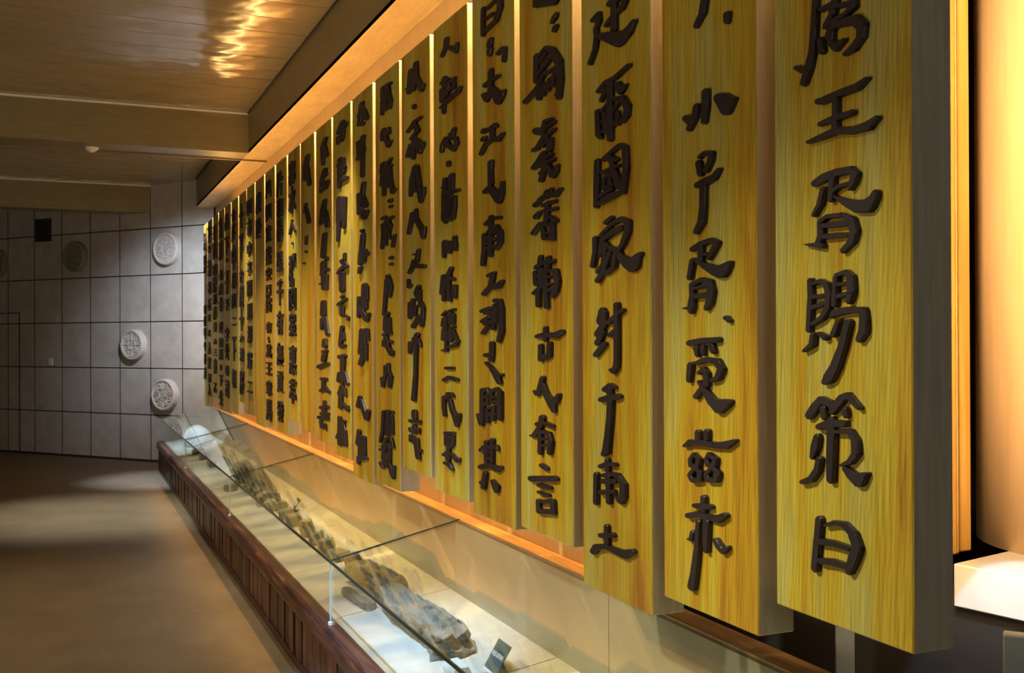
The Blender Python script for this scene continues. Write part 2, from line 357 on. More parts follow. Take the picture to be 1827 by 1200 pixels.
def eave_tile(s, z, R, style, label, m_):
    root = onwall('eave_tile', s, z); tag(root, label, 'wall ornament', 'round moulded tile ends on the stone wall')
    T = 0.085
    bm = bmesh.new(); lathe(bm, [(R, -0.0), (R, T - 0.012), (R - 0.006, T - 0.004), (R - 0.012, T), (R - 0.028, T), (R - 0.034, T - 0.016), (0, T - 0.016)])
    d = put('disc', mesh_of(bm, 'disc', m_, smooth=True), root)
    d.data.polygons.foreach_set('use_smooth', [False] * len(d.data.polygons))
    h = T - 0.011; ri = R - 0.04
    bm = bmesh.new(); lathe(bm, [(ri * 0.44, h - 0.006), (ri * 0.44, h + 0.007), (ri * 0.39, h + 0.007), (ri * 0.39, h - 0.006)]); 
    put('inner_ring', mesh_of(bm, 'inner_ring', m_), root)
    bm = bmesh.new()
    if style == 0:      # cloud scrolls in four quarters, double dividing bars
        for q in range(4):
            a = PI / 4 + q * PI / 2
            for sg in (1, -1):
                c = (math.cos(a + sg * 0.36) * ri * 0.74, math.sin(a + sg * 0.36) * ri * 0.74)
                tube(bm, spiral(c[0], c[1], ri * 0.21, 1.3, a + PI, sg, h), 0.0105, 5)
            for of in (-0.011, 0.011):
                b0 = q * PI / 2; ox, oz = -math.sin(b0) * of, math.cos(b0) * of
                tube(bm, [(math.cos(b0) * ri * 0.47 + ox, -h, math.sin(b0) * ri * 0.47 + oz), (math.cos(b0) * ri * 0.97 + ox, -h, math.sin(b0) * ri * 0.97 + oz)], 0.007, 5)
        for q in range(3):
            a = PI / 2 + q * 2 * PI / 3
            tube(bm, spiral(math.cos(a) * ri * 0.2, math.sin(a) * ri * 0.2, ri * 0.15, 1.2, a, 1, h), 0.009, 5)
    elif style == 1:    # curling dragon-like scrollwork
        for cx, cz, rr, sg in ((0.02, 0.55, 0.3, 1), (0.05, -0.5, 0.34, -1), (-0.5, 0.25, 0.24, 1), (0.55, 0.3, 0.24, -1), (0.6, -0.35, 0.26, 1), (-0.5, -0.35, 0.28, -1), (0.1, 0.0, 0.22, 1)):
            tube(bm, spiral(cx * ri, cz * ri, rr * ri, 1.25, 1.0 + cx * 3, sg, h), 0.0105, 5)
        for of in (-0.04, 0.0, 0.04):
            tube(bm, [(ri * 0.2, -h, of), (ri * 0.92, -h, of + 0.01)], 0.0075, 5); tube(bm, [(-ri * 0.9, -h, of), (-ri * 0.3, -h, of)], 0.0075, 5)
    elif style == 2:    # worn cross and ring
        for q in range(4):
            b0 = q * PI / 2
            tube(bm, [(math.cos(b0) * ri * 0.1, -h, math.sin(b0) * ri * 0.1), (math.cos(b0) * ri * 0.96, -h, math.sin(b0) * ri * 0.96)], 0.0075, 5)
            a = PI / 4 + b0
            tube(bm, spiral(math.cos(a) * ri * 0.68, math.sin(a) * ri * 0.68, ri * 0.2, 1.1, a, 1, h - 0.002), 0.0085, 5)
        tube(bm, [(math.cos(k * PI / 16) * ri * 0.98, -h, math.sin(k * PI / 16) * ri * 0.98) for k in range(33)], 0.0075, 5)
    else:               # rows of raised marks
        for i in range(-4, 5):
            for j in range(-4, 5):
                if math.hypot(i, j) < 4.4: tube(bm, [(i * ri * .21 - .008, -h, j * ri * .21 - .012), (i * ri * .21 + .008, -h, j * ri * .21 + .012)], 0.0085, 5)
    put('relief', mesh_of(bm, 'relief', m_), root)
    return root
eave_tile(0.405, 2.61, 0.200, 1, 'pale round tile end with curling relief, uppermost beside the yellow boards', M['clay'])
eave_tile(0.965, 1.452, 0.192, 2, 'worn pale round tile end with a cross, in the middle row of the wall', M['clay'])
eave_tile(0.445, 0.846, 0.196, 0, 'crisp round tile end with cloud scrolls, lowest, just above the glass case', M['clay'])
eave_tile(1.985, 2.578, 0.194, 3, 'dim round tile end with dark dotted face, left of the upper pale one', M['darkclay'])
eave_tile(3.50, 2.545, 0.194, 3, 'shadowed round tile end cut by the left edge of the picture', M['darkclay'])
# grille and switch on the far wall
gr = onwall('ventilation_grille', 2.61, 2.948, 0.0); tag(gr, 'dark square ventilation grille high on the stone wall under the beam', 'grille')
bm = bmesh.new(); box(bm, -0.145, 0.145, -0.03, 0.0, -0.15, 0.15); put('back_box', mesh_of(bm, 'back_box', M['dark'], bevel=0.004), gr)
slm = bmesh.new(); box(slm, -0.135, 0.135, -0.006, 0.006, -0.006, 0.006); slm = mesh_of(slm, 'slat', M['grille'])
for k in range(9): put('slat', slm, gr, (0, -0.034, -0.13 + k * 0.0325), (0.5, 0, 0))
sw = onwall('light_switch', 2.49, 1.232); tag(sw, 'small pale switch plate on the dim stone wall', 'switch')
bm = bmesh.new(); box(bm, -0.04, 0.04, -0.01, 0.0, -0.05, 0.05); put('plate', mesh_of(bm, 'plate', M['plastic'], bevel=0.003), sw)
bm = bmesh.new(); box(bm, -0.015, 0.015, -0.015, -0.01, -0.022, 0.022); put('rocker', mesh_of(bm, 'rocker', M['plastic'], bevel=0.002), sw)
# smoke detector under the cross beam
sd = empty('smoke_detector', (0.19, 9.2, ZS)); tag(sd, 'round white smoke detector under the cross beam', 'smoke detector')
bm = bmesh.new(); bmesh.ops.create_cone(bm, cap_ends=True, segments=28, radius1=0.042, radius2=0.056, depth=0.022, matrix=Matrix.Translation((0, 0, -0.011))); put('housing', mesh_of(bm, 'housing', M['plastic']), sd)
bm = bmesh.new(); bmesh.ops.create_cone(bm, cap_ends=True, segments=20, radius1=0.02, radius2=0.032, depth=0.014, matrix=Matrix.Translation((0, 0, -0.029))); put('sensor_cap', mesh_of(bm, 'sensor_cap', M['plastic']), sd)

# ------------------------------------------------------------------ inscription boards
BOARD_Y0, BOARD_STEP = 1.7758, 0.4751
BOARD_Y = [1.747, 2.237, 2.721, 3.21, 3.681, 4.163, 4.639, 5.108, 5.589, 6.059, 6.53, 7.014, 7.468, 7.946, 8.427, 8.905, 9.38, 9.837, 10.328, 10.803, 11.268, 11.744, 12.229, 12.649]
BOTTOMS = [0.888, 0.795, 0.726, 0.827, 0.805, 0.837, 0.879, 0.752, 0.725, 0.806, 0.851, 0.879, 0.918, 0.796, 0.824, 0.779, 0.84, 0.918, 0.795, 0.766, 0.761, 0.871, 0.762, 0.73]
CARVED = {
1: (1.737, 1.187, "53,2250,47 59,2172,52 65,2125,56 78,2091,70 95,2060,56;120,2101,42 99,2090,56 80,2082,56;35,2205,47 -7,2207,47;-11,2221,47 0,2186,56 21,2165,47;-62,2210,47 -63,2182,56 -38,2173,47 -3,2169,47 25,2163,28;0,2200,38 -52,2192,47;11,2146,56 -7,2160,61 -34,2159,75 -68,2154,85 -87,2136,80 -84,2114,75 -64,2098,70 -37,2091,33;7,2157,66 7,2129,56 -10,2111,61 -32,2121,42;40,2143,42 34,2115,52|48,2011,56 29,2009,70 -20,2013,70 -74,2015,70 -100,2025,38;41,1960,42 1,1963,66 -57,1965,56;-9,2006,42 -7,1936,52;81,1928,28 34,1932,56 -9,1937,66 -60,1928,66 -105,1929,85 -129,1940,42|60,1835,61 31,1843,85 -8,1848,80 -52,1848,66 -66,1837,66 -59,1820,61 -52,1809,38;1,1847,47 7,1793,47;-1,1811,38 -18,1818,42 -46,1820,38;31,1820,42 42,1788,47 62,1766,33;-4,1799,17 -39,1782,66 -72,1770,108 -101,1767,122 -120,1781,66 -125,1792,47;42,1749,42 17,1759,42 -25,1757,47 -55,1744,61 -62,1720,70 -55,1700,61 -29,1682,47;42,1752,42 39,1720,56 50,1701,56;94,1706,9 61,1702,42 37,1698,56;31,1740,47 -48,1738,52;28,1717,52 -7,1716,56 -46,1714,42|76,1627,42 74,1589,47 81,1516,42;65,1618,38 43,1623,42 22,1613,56 15,1592,56 19,1565,56 36,1544,47 69,1530,38;69,1589,42 31,1591,42;73,1565,42 31,1574,42;66,1508,42 70,1486,47 98,1471,21;47,1511,24 28,1501,56;-9,1629,42 -5,1603,38 -3,1569,42;-10,1632,38 -38,1637,47 -52,1627,52 -54,1596,56 -46,1575,47;-12,1612,38 -41,1614,38;-10,1587,47 -41,1592,42;8,1544,28 -3,1553,66 -44,1558,61 -87,1557,56 -89,1532,66 -87,1512,70 -76,1496,52;-16,1536,42 1,1506,47;-44,1533,56 -25,1480,61 -5,1442,80 16,1415,94 30,1405,47|82,1330,70 60,1352,85 43,1367,70 13,1360,61 4,1349,47;6,1343,52 -22,1372,75 -41,1381,56 -74,1357,42;34,1350,52 31,1329,47;-33,1351,47 -35,1337,42;49,1308,56 13,1319,80 -30,1321,61;9,1327,56 8,1294,70 11,1242,70 12,1197,56;22,1295,19 -1,1302,33 -49,1306,47 -63,1289,56 -65,1263,61 -48,1244,52 -18,1232,19;55,1287,56 62,1265,70 71,1240,42;48,1240,47 55,1215,56 75,1193,56 106,1182,42;-31,1228,38 -51,1216,85 -71,1206,103 -84,1218,66 -96,1225,24|49,1110,61 55,1067,61 65,998,56;31,1099,24 1,1110,42 -30,1110,56 -55,1094,75 -67,1070,75 -55,1043,80 -42,1013,47;49,1062,61 8,1065,56 -42,1063,47;46,1020,56 8,1025,61 -35,1024,56"),
2: (2.522, 1.431, "-15,2375,52 0,2329,56 29,2304,36|-107,2296,52 -107,2278,38|-13,2127,58 -13,2088,58 -6,2051,42;28,2100,42 36,2070,52 62,2046,45;78,2078,56 57,2064,66;-67,2102,58 -138,2081,26;-67,2102,58 -102,2059,70;-138,2081,26 -108,2058,66;-89,2091,103 -110,2082,89|14,1965,36 -9,1972,39 -38,1965,45 -34,1948,45 -14,1926,45;20,1953,39 11,1921,47;24,1894,56 -9,1898,75 -49,1904,56 -71,1920,33;-4,1888,49 -1,1834,49 7,1797,58 31,1774,42|49,1731,47 13,1741,55 -33,1747,52 -62,1738,47 -42,1719,47 -27,1702,33;10,1735,42 11,1700,45;3,1713,36 -15,1714,36;47,1704,39 63,1657,39;34,1702,21 -7,1685,55 -47,1672,89 -81,1666,118 -109,1681,56 -116,1686,33;53,1642,30 48,1610,45 53,1584,61 55,1567,26;90,1579,13 56,1580,42;42,1642,45 3,1650,47 -27,1642,58 -36,1618,61 -26,1590,61 -14,1575,36;40,1630,33 -22,1634,33;42,1608,49 -17,1612,45|-98,1551,42 -111,1543,36|64,1488,58 5,1494,58 -63,1497,52;33,1475,45 28,1456,30;4,1477,45 0,1460,33;-35,1482,47 -43,1467,45;59,1433,52 68,1390,39;36,1436,33 -15,1447,45 -60,1443,55 -78,1424,55 -64,1402,49 -37,1394,33;18,1412,39 0,1422,42 -15,1411,42 -14,1383,52;18,1390,28 -10,1366,47 -39,1342,80 -68,1329,113 -93,1339,89 -114,1346,38;6,1374,42 37,1349,42|27,1260,45 27,1243,52;-14,1265,47 -13,1246,45;91,1218,28 64,1230,56 12,1233,58 -53,1233,58 -94,1237,66 -134,1252,28;46,1202,26 22,1189,39 28,1171,39 58,1169,39 61,1182,39 46,1202,26;38,1167,33 15,1157,45 18,1139,45 51,1133,47 63,1144,39 41,1164,33;-23,1209,28 -52,1198,39 -43,1179,45 -18,1179,39 -12,1192,36 -23,1209,28;-43,1175,39 -62,1164,45 -53,1146,47 -18,1142,47 -12,1155,39 -31,1172,36|3,1095,45 2,1060,45;44,1068,42 8,1072,58 -27,1075,45;76,1037,47 34,1048,49 -22,1048,58 -59,1049,64 -91,1064,47;24,1030,39 32,957,45 45,896,56 59,853,66;-12,1036,56 -9,993,52 -9,960,38;50,999,36 58,978,39 76,977,11;-52,996,39 -66,983,58 -80,973,45 -102,987,28"),
3: (3.443, 1.672, "5,2501,56 -63,2497,47;-93,2488,42 -69,2466,42 -22,2460,42 27,2443,38;-22,2493,47 -20,2417,52;110,2481,47 77,2491,38 73,2467,38 95,2449,33 88,2426,38 100,2388,33 133,2353,33;77,2423,42 13,2403,85 -55,2378,127 -98,2386,85 -121,2397,56 -137,2407,38|82,2255,33 36,2270,47 -27,2272,42 -107,2289,33;2,2263,47 5,2210,47 7,2143,52 6,2096,47;32,2248,38 61,2222,28;-40,2250,47 -60,2225,56 -86,2236,28;85,2196,36 79,2123,42 66,2112,38;54,2190,28 -6,2212,38 -67,2203,42 -98,2171,47 -93,2147,47 -70,2135,38;36,2179,28 30,2121,36;-6,2171,28 -47,2192,26;-40,2167,28 -43,2133,36;-5,2131,38 -53,2151,28;54,2156,28 8,2160,28;55,2125,28 -19,2135,33|89,2044,45 92,1978,47 97,1906,38;41,2045,36 -52,2067,42 -84,2054,42 -88,1995,42 -71,1927,39;45,2040,33 9,2043,38 -32,2028,38;3,2042,38 -25,1988,47 -51,1948,61;59,2004,33 -45,2009,33;46,1954,28 38,1987,28 3,1995,33 7,1962,36;46,1952,28 -11,1958,28;67,1933,36 -4,1946,36;71,1913,36 11,1924,61 -44,1929,42|34,1850,42 1,1861,38;65,1814,36 -3,1841,39 -57,1851,45 -98,1837,49 -97,1812,45 -70,1778,39 -43,1757,33;58,1796,42 47,1802,47 -9,1817,55 -57,1825,52;101,1809,45 102,1766,42 120,1724,38;50,1802,56 69,1753,36;33,1784,47 48,1727,36 84,1704,38;5,1761,36 41,1710,39 88,1677,39;-29,1752,38 -15,1713,36 34,1698,36;33,1780,38 -29,1762,42 -63,1736,61 -102,1717,99 -122,1711,118 -151,1733,56 -170,1741,33|60,1587,56 74,1552,61;45,1580,38 49,1545,52 85,1514,70;53,1521,38 89,1487,56;50,1484,47 104,1450,39;24,1548,36 -28,1569,39 -63,1584,39;11,1511,42 -12,1524,28;-31,1603,38 -30,1441,39 -26,1418,45 -7,1403,42 8,1409,21|44,1347,52 12,1360,52 -12,1357,33;16,1360,52 16,1340,56;69,1315,47 16,1324,61 -39,1331,47;10,1313,52 16,1256,49 27,1204,56 38,1163,64 56,1149,33|32,1137,36 30,1103,39;76,1112,39 39,1123,39 -14,1128,39;103,1086,38 106,996,39;60,1086,33 18,1097,36 -30,1097,45 -64,1075,55 -65,1042,52 -53,1021,39;59,1069,47 -10,1078,45;72,1034,45 -6,1047,39;21,1091,42 22,1010,39;-16,1038,14 -45,1023,38|37,937,36 36,887,45;76,902,42 2,916,47;125,843,52 106,861,56 48,875,45 -15,873,56 -69,872,75 -118,890,42"),
4: (4.513, 1.914, "44,2690,47 44,2656,55 -105,2621,55 -105,2644,47;-25,2669,39 -24,2643,39|-110,2576,35 -99,2568,45 -81,2558,24|-108,2536,39 -98,2527,33|46,2479,39 48,2391,39;23,2471,33 -30,2486,35 -82,2467,39;-85,2461,47 -135,2410,53 -144,2353,47 -132,2298,45;-113,2311,24 -130,2303,31;39,2443,35 -38,2466,31;27,2408,38 -67,2441,43;24,2379,43 -22,2400,35 -106,2400,30;5,2381,31 55,2357,49 139,2339,39;-103,2382,33 -91,2346,35;-66,2372,39 -47,2340,33;-20,2365,38 -10,2333,39;22,2359,38 24,2327,38|-72,2236,33 -24,2238,39 -6,2200,41;-94,2222,33 -20,2213,39;-94,2198,30 -9,2183,45;56,2223,47 33,2213,59;69,2157,39 38,2159,39 9,2179,30;67,2096,47 26,2116,35 -4,2133,33;-35,2179,47 -5,2159,35;-66,2167,45 -62,2136,45;-71,2118,33 7,2108,33;-87,2099,33 4,2090,33;-13,2132,45 -26,2085,43 8,2043,35;12,2067,31 -23,2079,35;-56,2081,33 -86,2046,49 -108,2055,38 -121,2074,22|20,1978,39 -25,1987,39 -106,1980,47 -140,1992,33;-33,2000,33 -33,1980,33;-70,2002,30 -64,1982,33;59,1964,41 36,1971,39;-99,1958,30 -6,1956,33;-106,1933,33 -6,1935,33;-44,1960,33 -32,1901,39;-32,1901,39 4,1879,33;52,1923,47 20,1935,33;74,1868,39 17,1895,39;-69,1909,30 -105,1893,38;-11,1871,35 -15,1844,38;-78,1887,43 -81,1835,38;-17,1842,35 -83,1836,31;-20,1858,27 -69,1856,27;-32,1888,43 -69,1881,39|16,1783,33 22,1762,38;52,1748,39 -16,1761,38;-46,1775,38 -42,1742,39;-81,1761,38 -31,1753,33;61,1733,33 54,1690,38;13,1738,45 11,1695,39;46,1714,33 -19,1729,33;46,1693,33 -15,1696,38;71,1659,33 0,1683,39;35,1673,39 35,1615,35;-27,1737,39 -31,1609,38;-53,1730,35 -104,1727,41 -118,1691,41 -101,1658,41 -75,1643,33;-45,1709,30 -73,1710,17;-49,1684,31 -80,1685,20;-45,1665,39 -81,1668,33|-21,1539,30 -21,1496,33;44,1509,41 -13,1516,45 -102,1512,53 -148,1525,38;17,1479,33 18,1429,39;-54,1487,33 -51,1446,39 -16,1436,41;18,1442,39 -20,1443,39|2,1369,35 30,1323,39 50,1311,43 71,1321,17;3,1347,39 -26,1313,49 -70,1284,69 -85,1260,35;-99,1295,47 -125,1318,22|6,1233,49 20,1202,41 75,1164,38 106,1163,12;47,1206,41 5,1217,33 -70,1209,35;19,1180,35 25,1109,35;3,1185,33 -46,1181,35 -62,1155,38 -50,1116,35;13,1159,30 -25,1163,25;13,1137,30 -40,1142,25|12,1068,41 -20,1062,43;104,1012,51 -93,1036,49;36,998,38 -52,1000,35;38,974,27 -37,973,33;42,944,33 37,911,39;37,908,45 -71,923,45;19,944,33 -75,958,39 -80,919,39"),
5: (5.685, 2.148, "69,2788,28 73,2742,30 72,2685,30;27,2776,24 -49,2781,27;-100,2780,38 -102,2741,41 -61,2704,38 52,2694,33;42,2740,25 -33,2738,25|-5,2646,39 4,2629,49|3,2611,47 5,2593,35|-81,2575,33 -116,2583,35 -143,2578,27;-143,2576,30 -138,2533,27|-6,2528,38 -8,2476,38;50,2485,41 -13,2489,39 -79,2490,30;70,2453,30 36,2426,43 2,2446,38 -8,2465,33;-22,2458,30 -64,2424,63 -87,2394,55 -116,2406,43 -137,2422,25|68,2311,51;69,2280,51;8,2303,43 -40,2312,41 -58,2305,30;-25,2301,33 -16,2267,33;97,2227,35 47,2256,39 -20,2262,41 -85,2252,43 -120,2264,33|-3,2178,47 0,2148,39 -4,2097,45;54,2073,43 10,2081,56 -42,2055,63 -83,2020,51 -111,2047,43 -120,2085,22|50,1946,31 -3,1962,33 -90,1956,30;-3,1970,30 -2,1926,35;22,1914,30 -54,1927,38 -93,1899,43 -95,1864,41 -61,1842,33;64,1907,35 66,1846,35 82,1792,35;32,1888,35 -35,1907,33;27,1868,33 -35,1880,33;42,1851,33 -67,1851,31;-5,1915,30 3,1821,33|22,1745,35 -32,1753,30;-20,1742,39 0,1704,43 73,1677,38;-5,1700,53 -75,1701,53 -109,1716,33|-42,1647,39 -87,1644,38 -104,1612,41 -104,1532,43 -78,1493,33;94,1610,35 10,1619,39;92,1570,33 16,1585,39;85,1524,30 30,1551,30;-40,1631,30 -24,1541,35;54,1602,35 -28,1603,39;55,1562,45 -32,1568,39;-65,1624,22 -60,1564,24|-8,1485,41 -8,1454,39 0,1420,38;56,1439,38 -10,1443,33;48,1409,27 -3,1390,35 -48,1366,49 -81,1339,43;-85,1365,35 -108,1369,20|92,1300,41 93,1179,43;89,1302,39 47,1307,33 30,1293,27 38,1259,27;79,1275,25 38,1280,25;87,1249,39 43,1252,33;-3,1302,31 -57,1313,33 -88,1300,39 -88,1202,38;-5,1300,27 -5,1257,25;-18,1278,24 -59,1285,24;-5,1259,31 -59,1267,31;29,1232,25 -28,1243,31;39,1226,30 37,1183,33;-28,1234,30 -19,1194,33;29,1209,43 -28,1218,39;136,1204,24 103,1167,33|53,1104,33 50,1027,38;-10,1117,33 -5,1033,38;111,1064,33 79,1079,38 -50,1094,33 -59,1084,27;45,1065,24 -3,1070,24;50,1039,24 -6,1046,22;115,998,41 31,1018,41 -54,1011,55 -93,1021,30;63,980,35 86,921,35;101,939,39 76,940,35;-14,960,30 -44,943,59 -49,924,30"),
6: (7.022, 2.388, "15,2784,32 23,2751,33 72,2726,30;-15,2740,28 -89,2713,40;-118,2729,21 -103,2701,33|42,2624,33 51,2477,28;78,2609,30 2,2608,33;84,2582,23 79,2531,28;48,2576,27 -82,2593,27;38,2546,27 -82,2564,28;-18,2592,28 -3,2558,28;-80,2592,25 -80,2554,25;69,2538,33 -3,2543,28;92,2506,20 48,2508,20;28,2514,32 -62,2523,40 -130,2529,39 -153,2539,23|-75,2381,35 -52,2350,33;-31,2369,33 -35,2349,30;79,2315,32 71,2341,32 30,2361,35 -10,2323,35 -74,2296,33 -108,2316,33 -99,2341,25|-4,2254,28 -7,2241,30|40,2189,28 53,2122,35;78,2157,17 52,2153,17;-44,2192,45 -38,2124,48;-77,2121,32 -123,2119,28;30,2133,33 -38,2121,41;53,2122,33 56,2024,28;-82,2097,28 -76,2052,35 -56,2011,35;2,2106,33 23,2020,28;-38,2101,28 -2,2017,28;62,2038,28 54,2013,28;8,2025,33 34,2002,25;-61,2024,33 -27,2006,28|47,1919,39 56,1856,25;33,1916,33 25,1878,39;-16,1911,39 -15,1871,33;-80,1928,32 -84,1877,32;55,1904,33 -84,1894,40|67,1776,25 89,1699,28;-34,1801,32 6,1768,40 -63,1753,28;47,1758,28 58,1670,30;4,1751,39 -18,1667,32;-77,1722,40 -77,1678,32|69,1606,27 28,1619,28;57,1590,33 70,1559,33;18,1599,20 28,1453,28;-20,1621,28 -71,1627,21;-34,1605,40 -27,1571,41;-66,1604,21 -61,1567,21;-19,1550,28 -71,1554,20;59,1545,28 65,1501,35;-19,1533,39 -21,1497,39;-56,1537,28 -85,1504,39;4,1467,23 -89,1477,32 -116,1496,19;69,1453,25|31,1378,28 -49,1380,28;62,1325,28 1,1340,30 -97,1333,33|63,1253,28 63,1210,28 51,1173,23;58,1245,39 -28,1268,39;12,1269,33 -48,1262,28;-18,1239,33 -39,1206,35 -86,1172,45 -100,1140,25;-129,1190,25 -114,1161,33|42,1098,33 -56,1106,28;34,1086,33 32,1049,33;-6,1084,39 -16,1050,39;-46,1088,32 -44,1059,33;66,1003,28 25,1018,28;4,1040,30 10,987,33;-35,1016,28 -101,995,37 -120,1005,25;51,970,28 -5,970,39 -35,953,28"),
7: (8.479, 2.624, "-37,2783,39 -44,2717,39 -95,2672,35 -124,2644,39 -153,2659,21;42,2769,33 68,2672,33;-6,2737,28 1,2672,39;103,2698,13 68,2672,28;18,2757,28 -18,2686,28|-4,2594,28 -10,2584,28|-105,2519,23 -16,2516,33 86,2490,28;-15,2505,33 -63,2466,35 28,2446,33;-9,2447,33 5,2352,33;47,2419,28 91,2374,32;-39,2427,33 -86,2396,59 -97,2361,32;-146,2393,25 -126,2375,30|-23,2306,39 34,2256,28 50,2180,23;-49,2302,28 -72,2241,33 -83,2203,35 -112,2166,59 -106,2134,32;-153,2189,20 -141,2159,28;0,2266,28 -18,2193,30|-29,2105,23 -34,2062,33 -122,2002,37 -138,1964,28;26,2095,23 32,2069,35 77,2006,28;-160,2009,19 -139,1978,37|-68,1914,25 -44,1866,33;4,1899,17;2,1869,32 23,1841,35 73,1818,27;-7,1846,37 -143,1833,35|89,1785,20 80,1750,28 49,1758,19|-66,1745,33 -28,1719,33 -77,1680,33;-89,1727,20 -89,1684,20;19,1686,32 44,1614,32;68,1674,25 69,1603,25;-100,1665,39 -135,1642,28 -125,1599,32 -111,1565,28;-29,1656,25 -5,1616,30;18,1561,32 -40,1591,32 -76,1611,25|-45,1525,39 -3,1494,39;64,1485,32 71,1438,23;-3,1505,39 -3,1453,33;-51,1501,39 -75,1485,33 -92,1470,19;-27,1487,33 -19,1339,28 10,1219,35 18,1222,32|1,1163,45 1,1137,45;63,1116,33 -70,1122,33;63,1079,33 51,1068,32;2,1097,32 2,1065,28;-56,1086,32 -58,1070,21;63,1049,19 64,1019,19;27,1042,32 -31,1012,40 -56,954,39;-34,1037,35 -45,1012,25;-83,990,30"),
8: (10.052, 2.857, "43,2792,27 -97,2786,23;50,2791,23 55,2748,23;-15,2793,23 -2,2695,28;-58,2781,21 -71,2728,28 -96,2695,30 -77,2667,28;51,2732,23 59,2661,23;-2,2695,28 -2,2673,30|60,2571,20 61,2528,23;31,2578,28 -12,2527,30 -54,2479,33 -96,2494,23;-55,2565,32 -62,2542,30|55,2404,32 78,2359,23;23,2405,30 28,2241,27;63,2348,20 79,2297,20;-95,2407,25 -24,2376,28 -30,2276,25;-73,2368,30 -94,2301,28 -127,2235,30 -168,2243,19;-108,2373,20 -52,2357,27|-85,2198,39;-92,2168,30|59,2123,28 8,2126,28;-119,2112,28 -21,2106,33;59,2094,21 38,2047,28 68,1972,21;8,2097,28 -5,1983,21;-49,2099,28 -88,2071,28 -48,2043,33 -69,2009,21;-159,2017,21 -124,1965,20|-95,1911,33;-95,1879,28|-38,1821,37;-17,1806,28 -1,1740,28 36,1628,25;-66,1804,28 -94,1764,28 -65,1720,28|-29,1635,32 3,1611,28;7,1607,30 15,1551,30;-54,1606,32 -63,1538,33;42,1526,25 -81,1534,25;-17,1603,33 -20,1534,33;38,1498,20 46,1469,20;-1,1514,33 -41,1462,39 -96,1428,37 -121,1442,19;-83,1490,32|18,1366,21 11,1324,25 63,1259,20;-39,1376,28 -39,1345,28 -84,1315,30 -59,1264,28;80,1305,17 56,1261,25|50,1133,23 66,1032,23 108,971,21;-22,1138,28 -106,1138,28;-29,1126,28 -21,1019,33;-92,1114,33 -98,1033,33;-35,1066,28 -92,1082,25;-35,1026,23 -105,1036,23;-6,999,23 9,960,20;-84,1004,28 -111,967,32|20,965,37 56,890,32;52,950,39 -34,970,39 -59,954,28 -54,890,28;-58,878,25 -96,835,33 -123,812,25 -137,871,19;104,931,25;98,861,32 61,843,25;-5,917,32 -1,854,25;39,880,32"),
9: (11.8, 3.096, "-25,2800,36 23,2697,39;-50,2757,41 -124,2699,33;41,2748,31;28,2697,33 -49,2684,29|-43,2612,39 -32,2400,29;56,2602,29 31,2510,33;4,2576,39 -47,2538,41;70,2510,29 -8,2514,25|-57,2356,33 -17,2275,41;47,2310,31 48,2202,25;-18,2285,49 -93,2232,46;9,2225,29 -67,2169,43 -130,2195,29|-28,2100,36|-40,2076,39 -13,1988,41;-114,1967,43;12,1983,29 26,1924,33;-64,1984,49 -38,1933,49;14,1899,33 40,1874,25|-69,1798,46 -65,1680,59;-117,1787,29 -111,1718,31;50,1737,25 56,1629,25;17,1676,39 -109,1609,39 -159,1641,22|-7,1554,36 20,1427,39;-109,1553,41 -133,1501,25;-46,1534,51 -32,1468,53;-90,1478,31 -94,1395,25;-57,1428,41 21,1367,36|34,1184,29 77,1129,31;11,1170,25 -52,1110,36 -102,1074,39 -140,1119,29|52,996,29 80,919,41;14,962,43 15,858,49;-50,967,31 -49,864,36;67,846,29 68,812,25;2,846,41 -94,859,25"),
10: (13.643, 3.329, "-54,2782,39 36,2740,41;-141,2756,36 -24,2732,41;-68,2724,39 -38,2683,39;51,2712,29 52,2677,25|8,2574,36 25,2412,25;-66,2560,36 -65,2485,43;39,2544,36;-20,2445,41 -159,2442,25;-109,2507,29|32,2345,39 44,2207,39;-68,2333,33 -67,2221,33;-121,2328,22 -89,2161,29;38,2196,31 60,2096,22;-24,2340,29 -22,2204,25|-101,2004,20 -95,1965,20|-42,1966,39 -143,1928,33;54,1900,29 -42,1924,43;-41,1887,49 -40,1795,49|-39,1754,33;-126,1740,25 51,1711,31;-38,1693,39 -38,1648,36|-125,1641,22 -182,1631,18 -176,1617,20|-37,1577,33 9,1473,31;-51,1537,33 -65,1505,29;-5,1462,33 -94,1469,25|25,1399,39 -99,1409,29;-49,1387,41 -32,1250,33;27,1299,41 64,1254,25;-91,1309,31 -142,1247,36|-32,1227,36 29,1177,36;-2,1199,31 15,1099,36;-75,1211,36 -104,1177,25;-59,1124,29 -151,1094,29 -160,1117,18|31,1038,31 33,880,36;-73,1024,31;-43,1000,41 -72,968,41;-92,954,31 -85,891,43;99,911,22 2,966,31;-4,952,49 -27,893,39"),
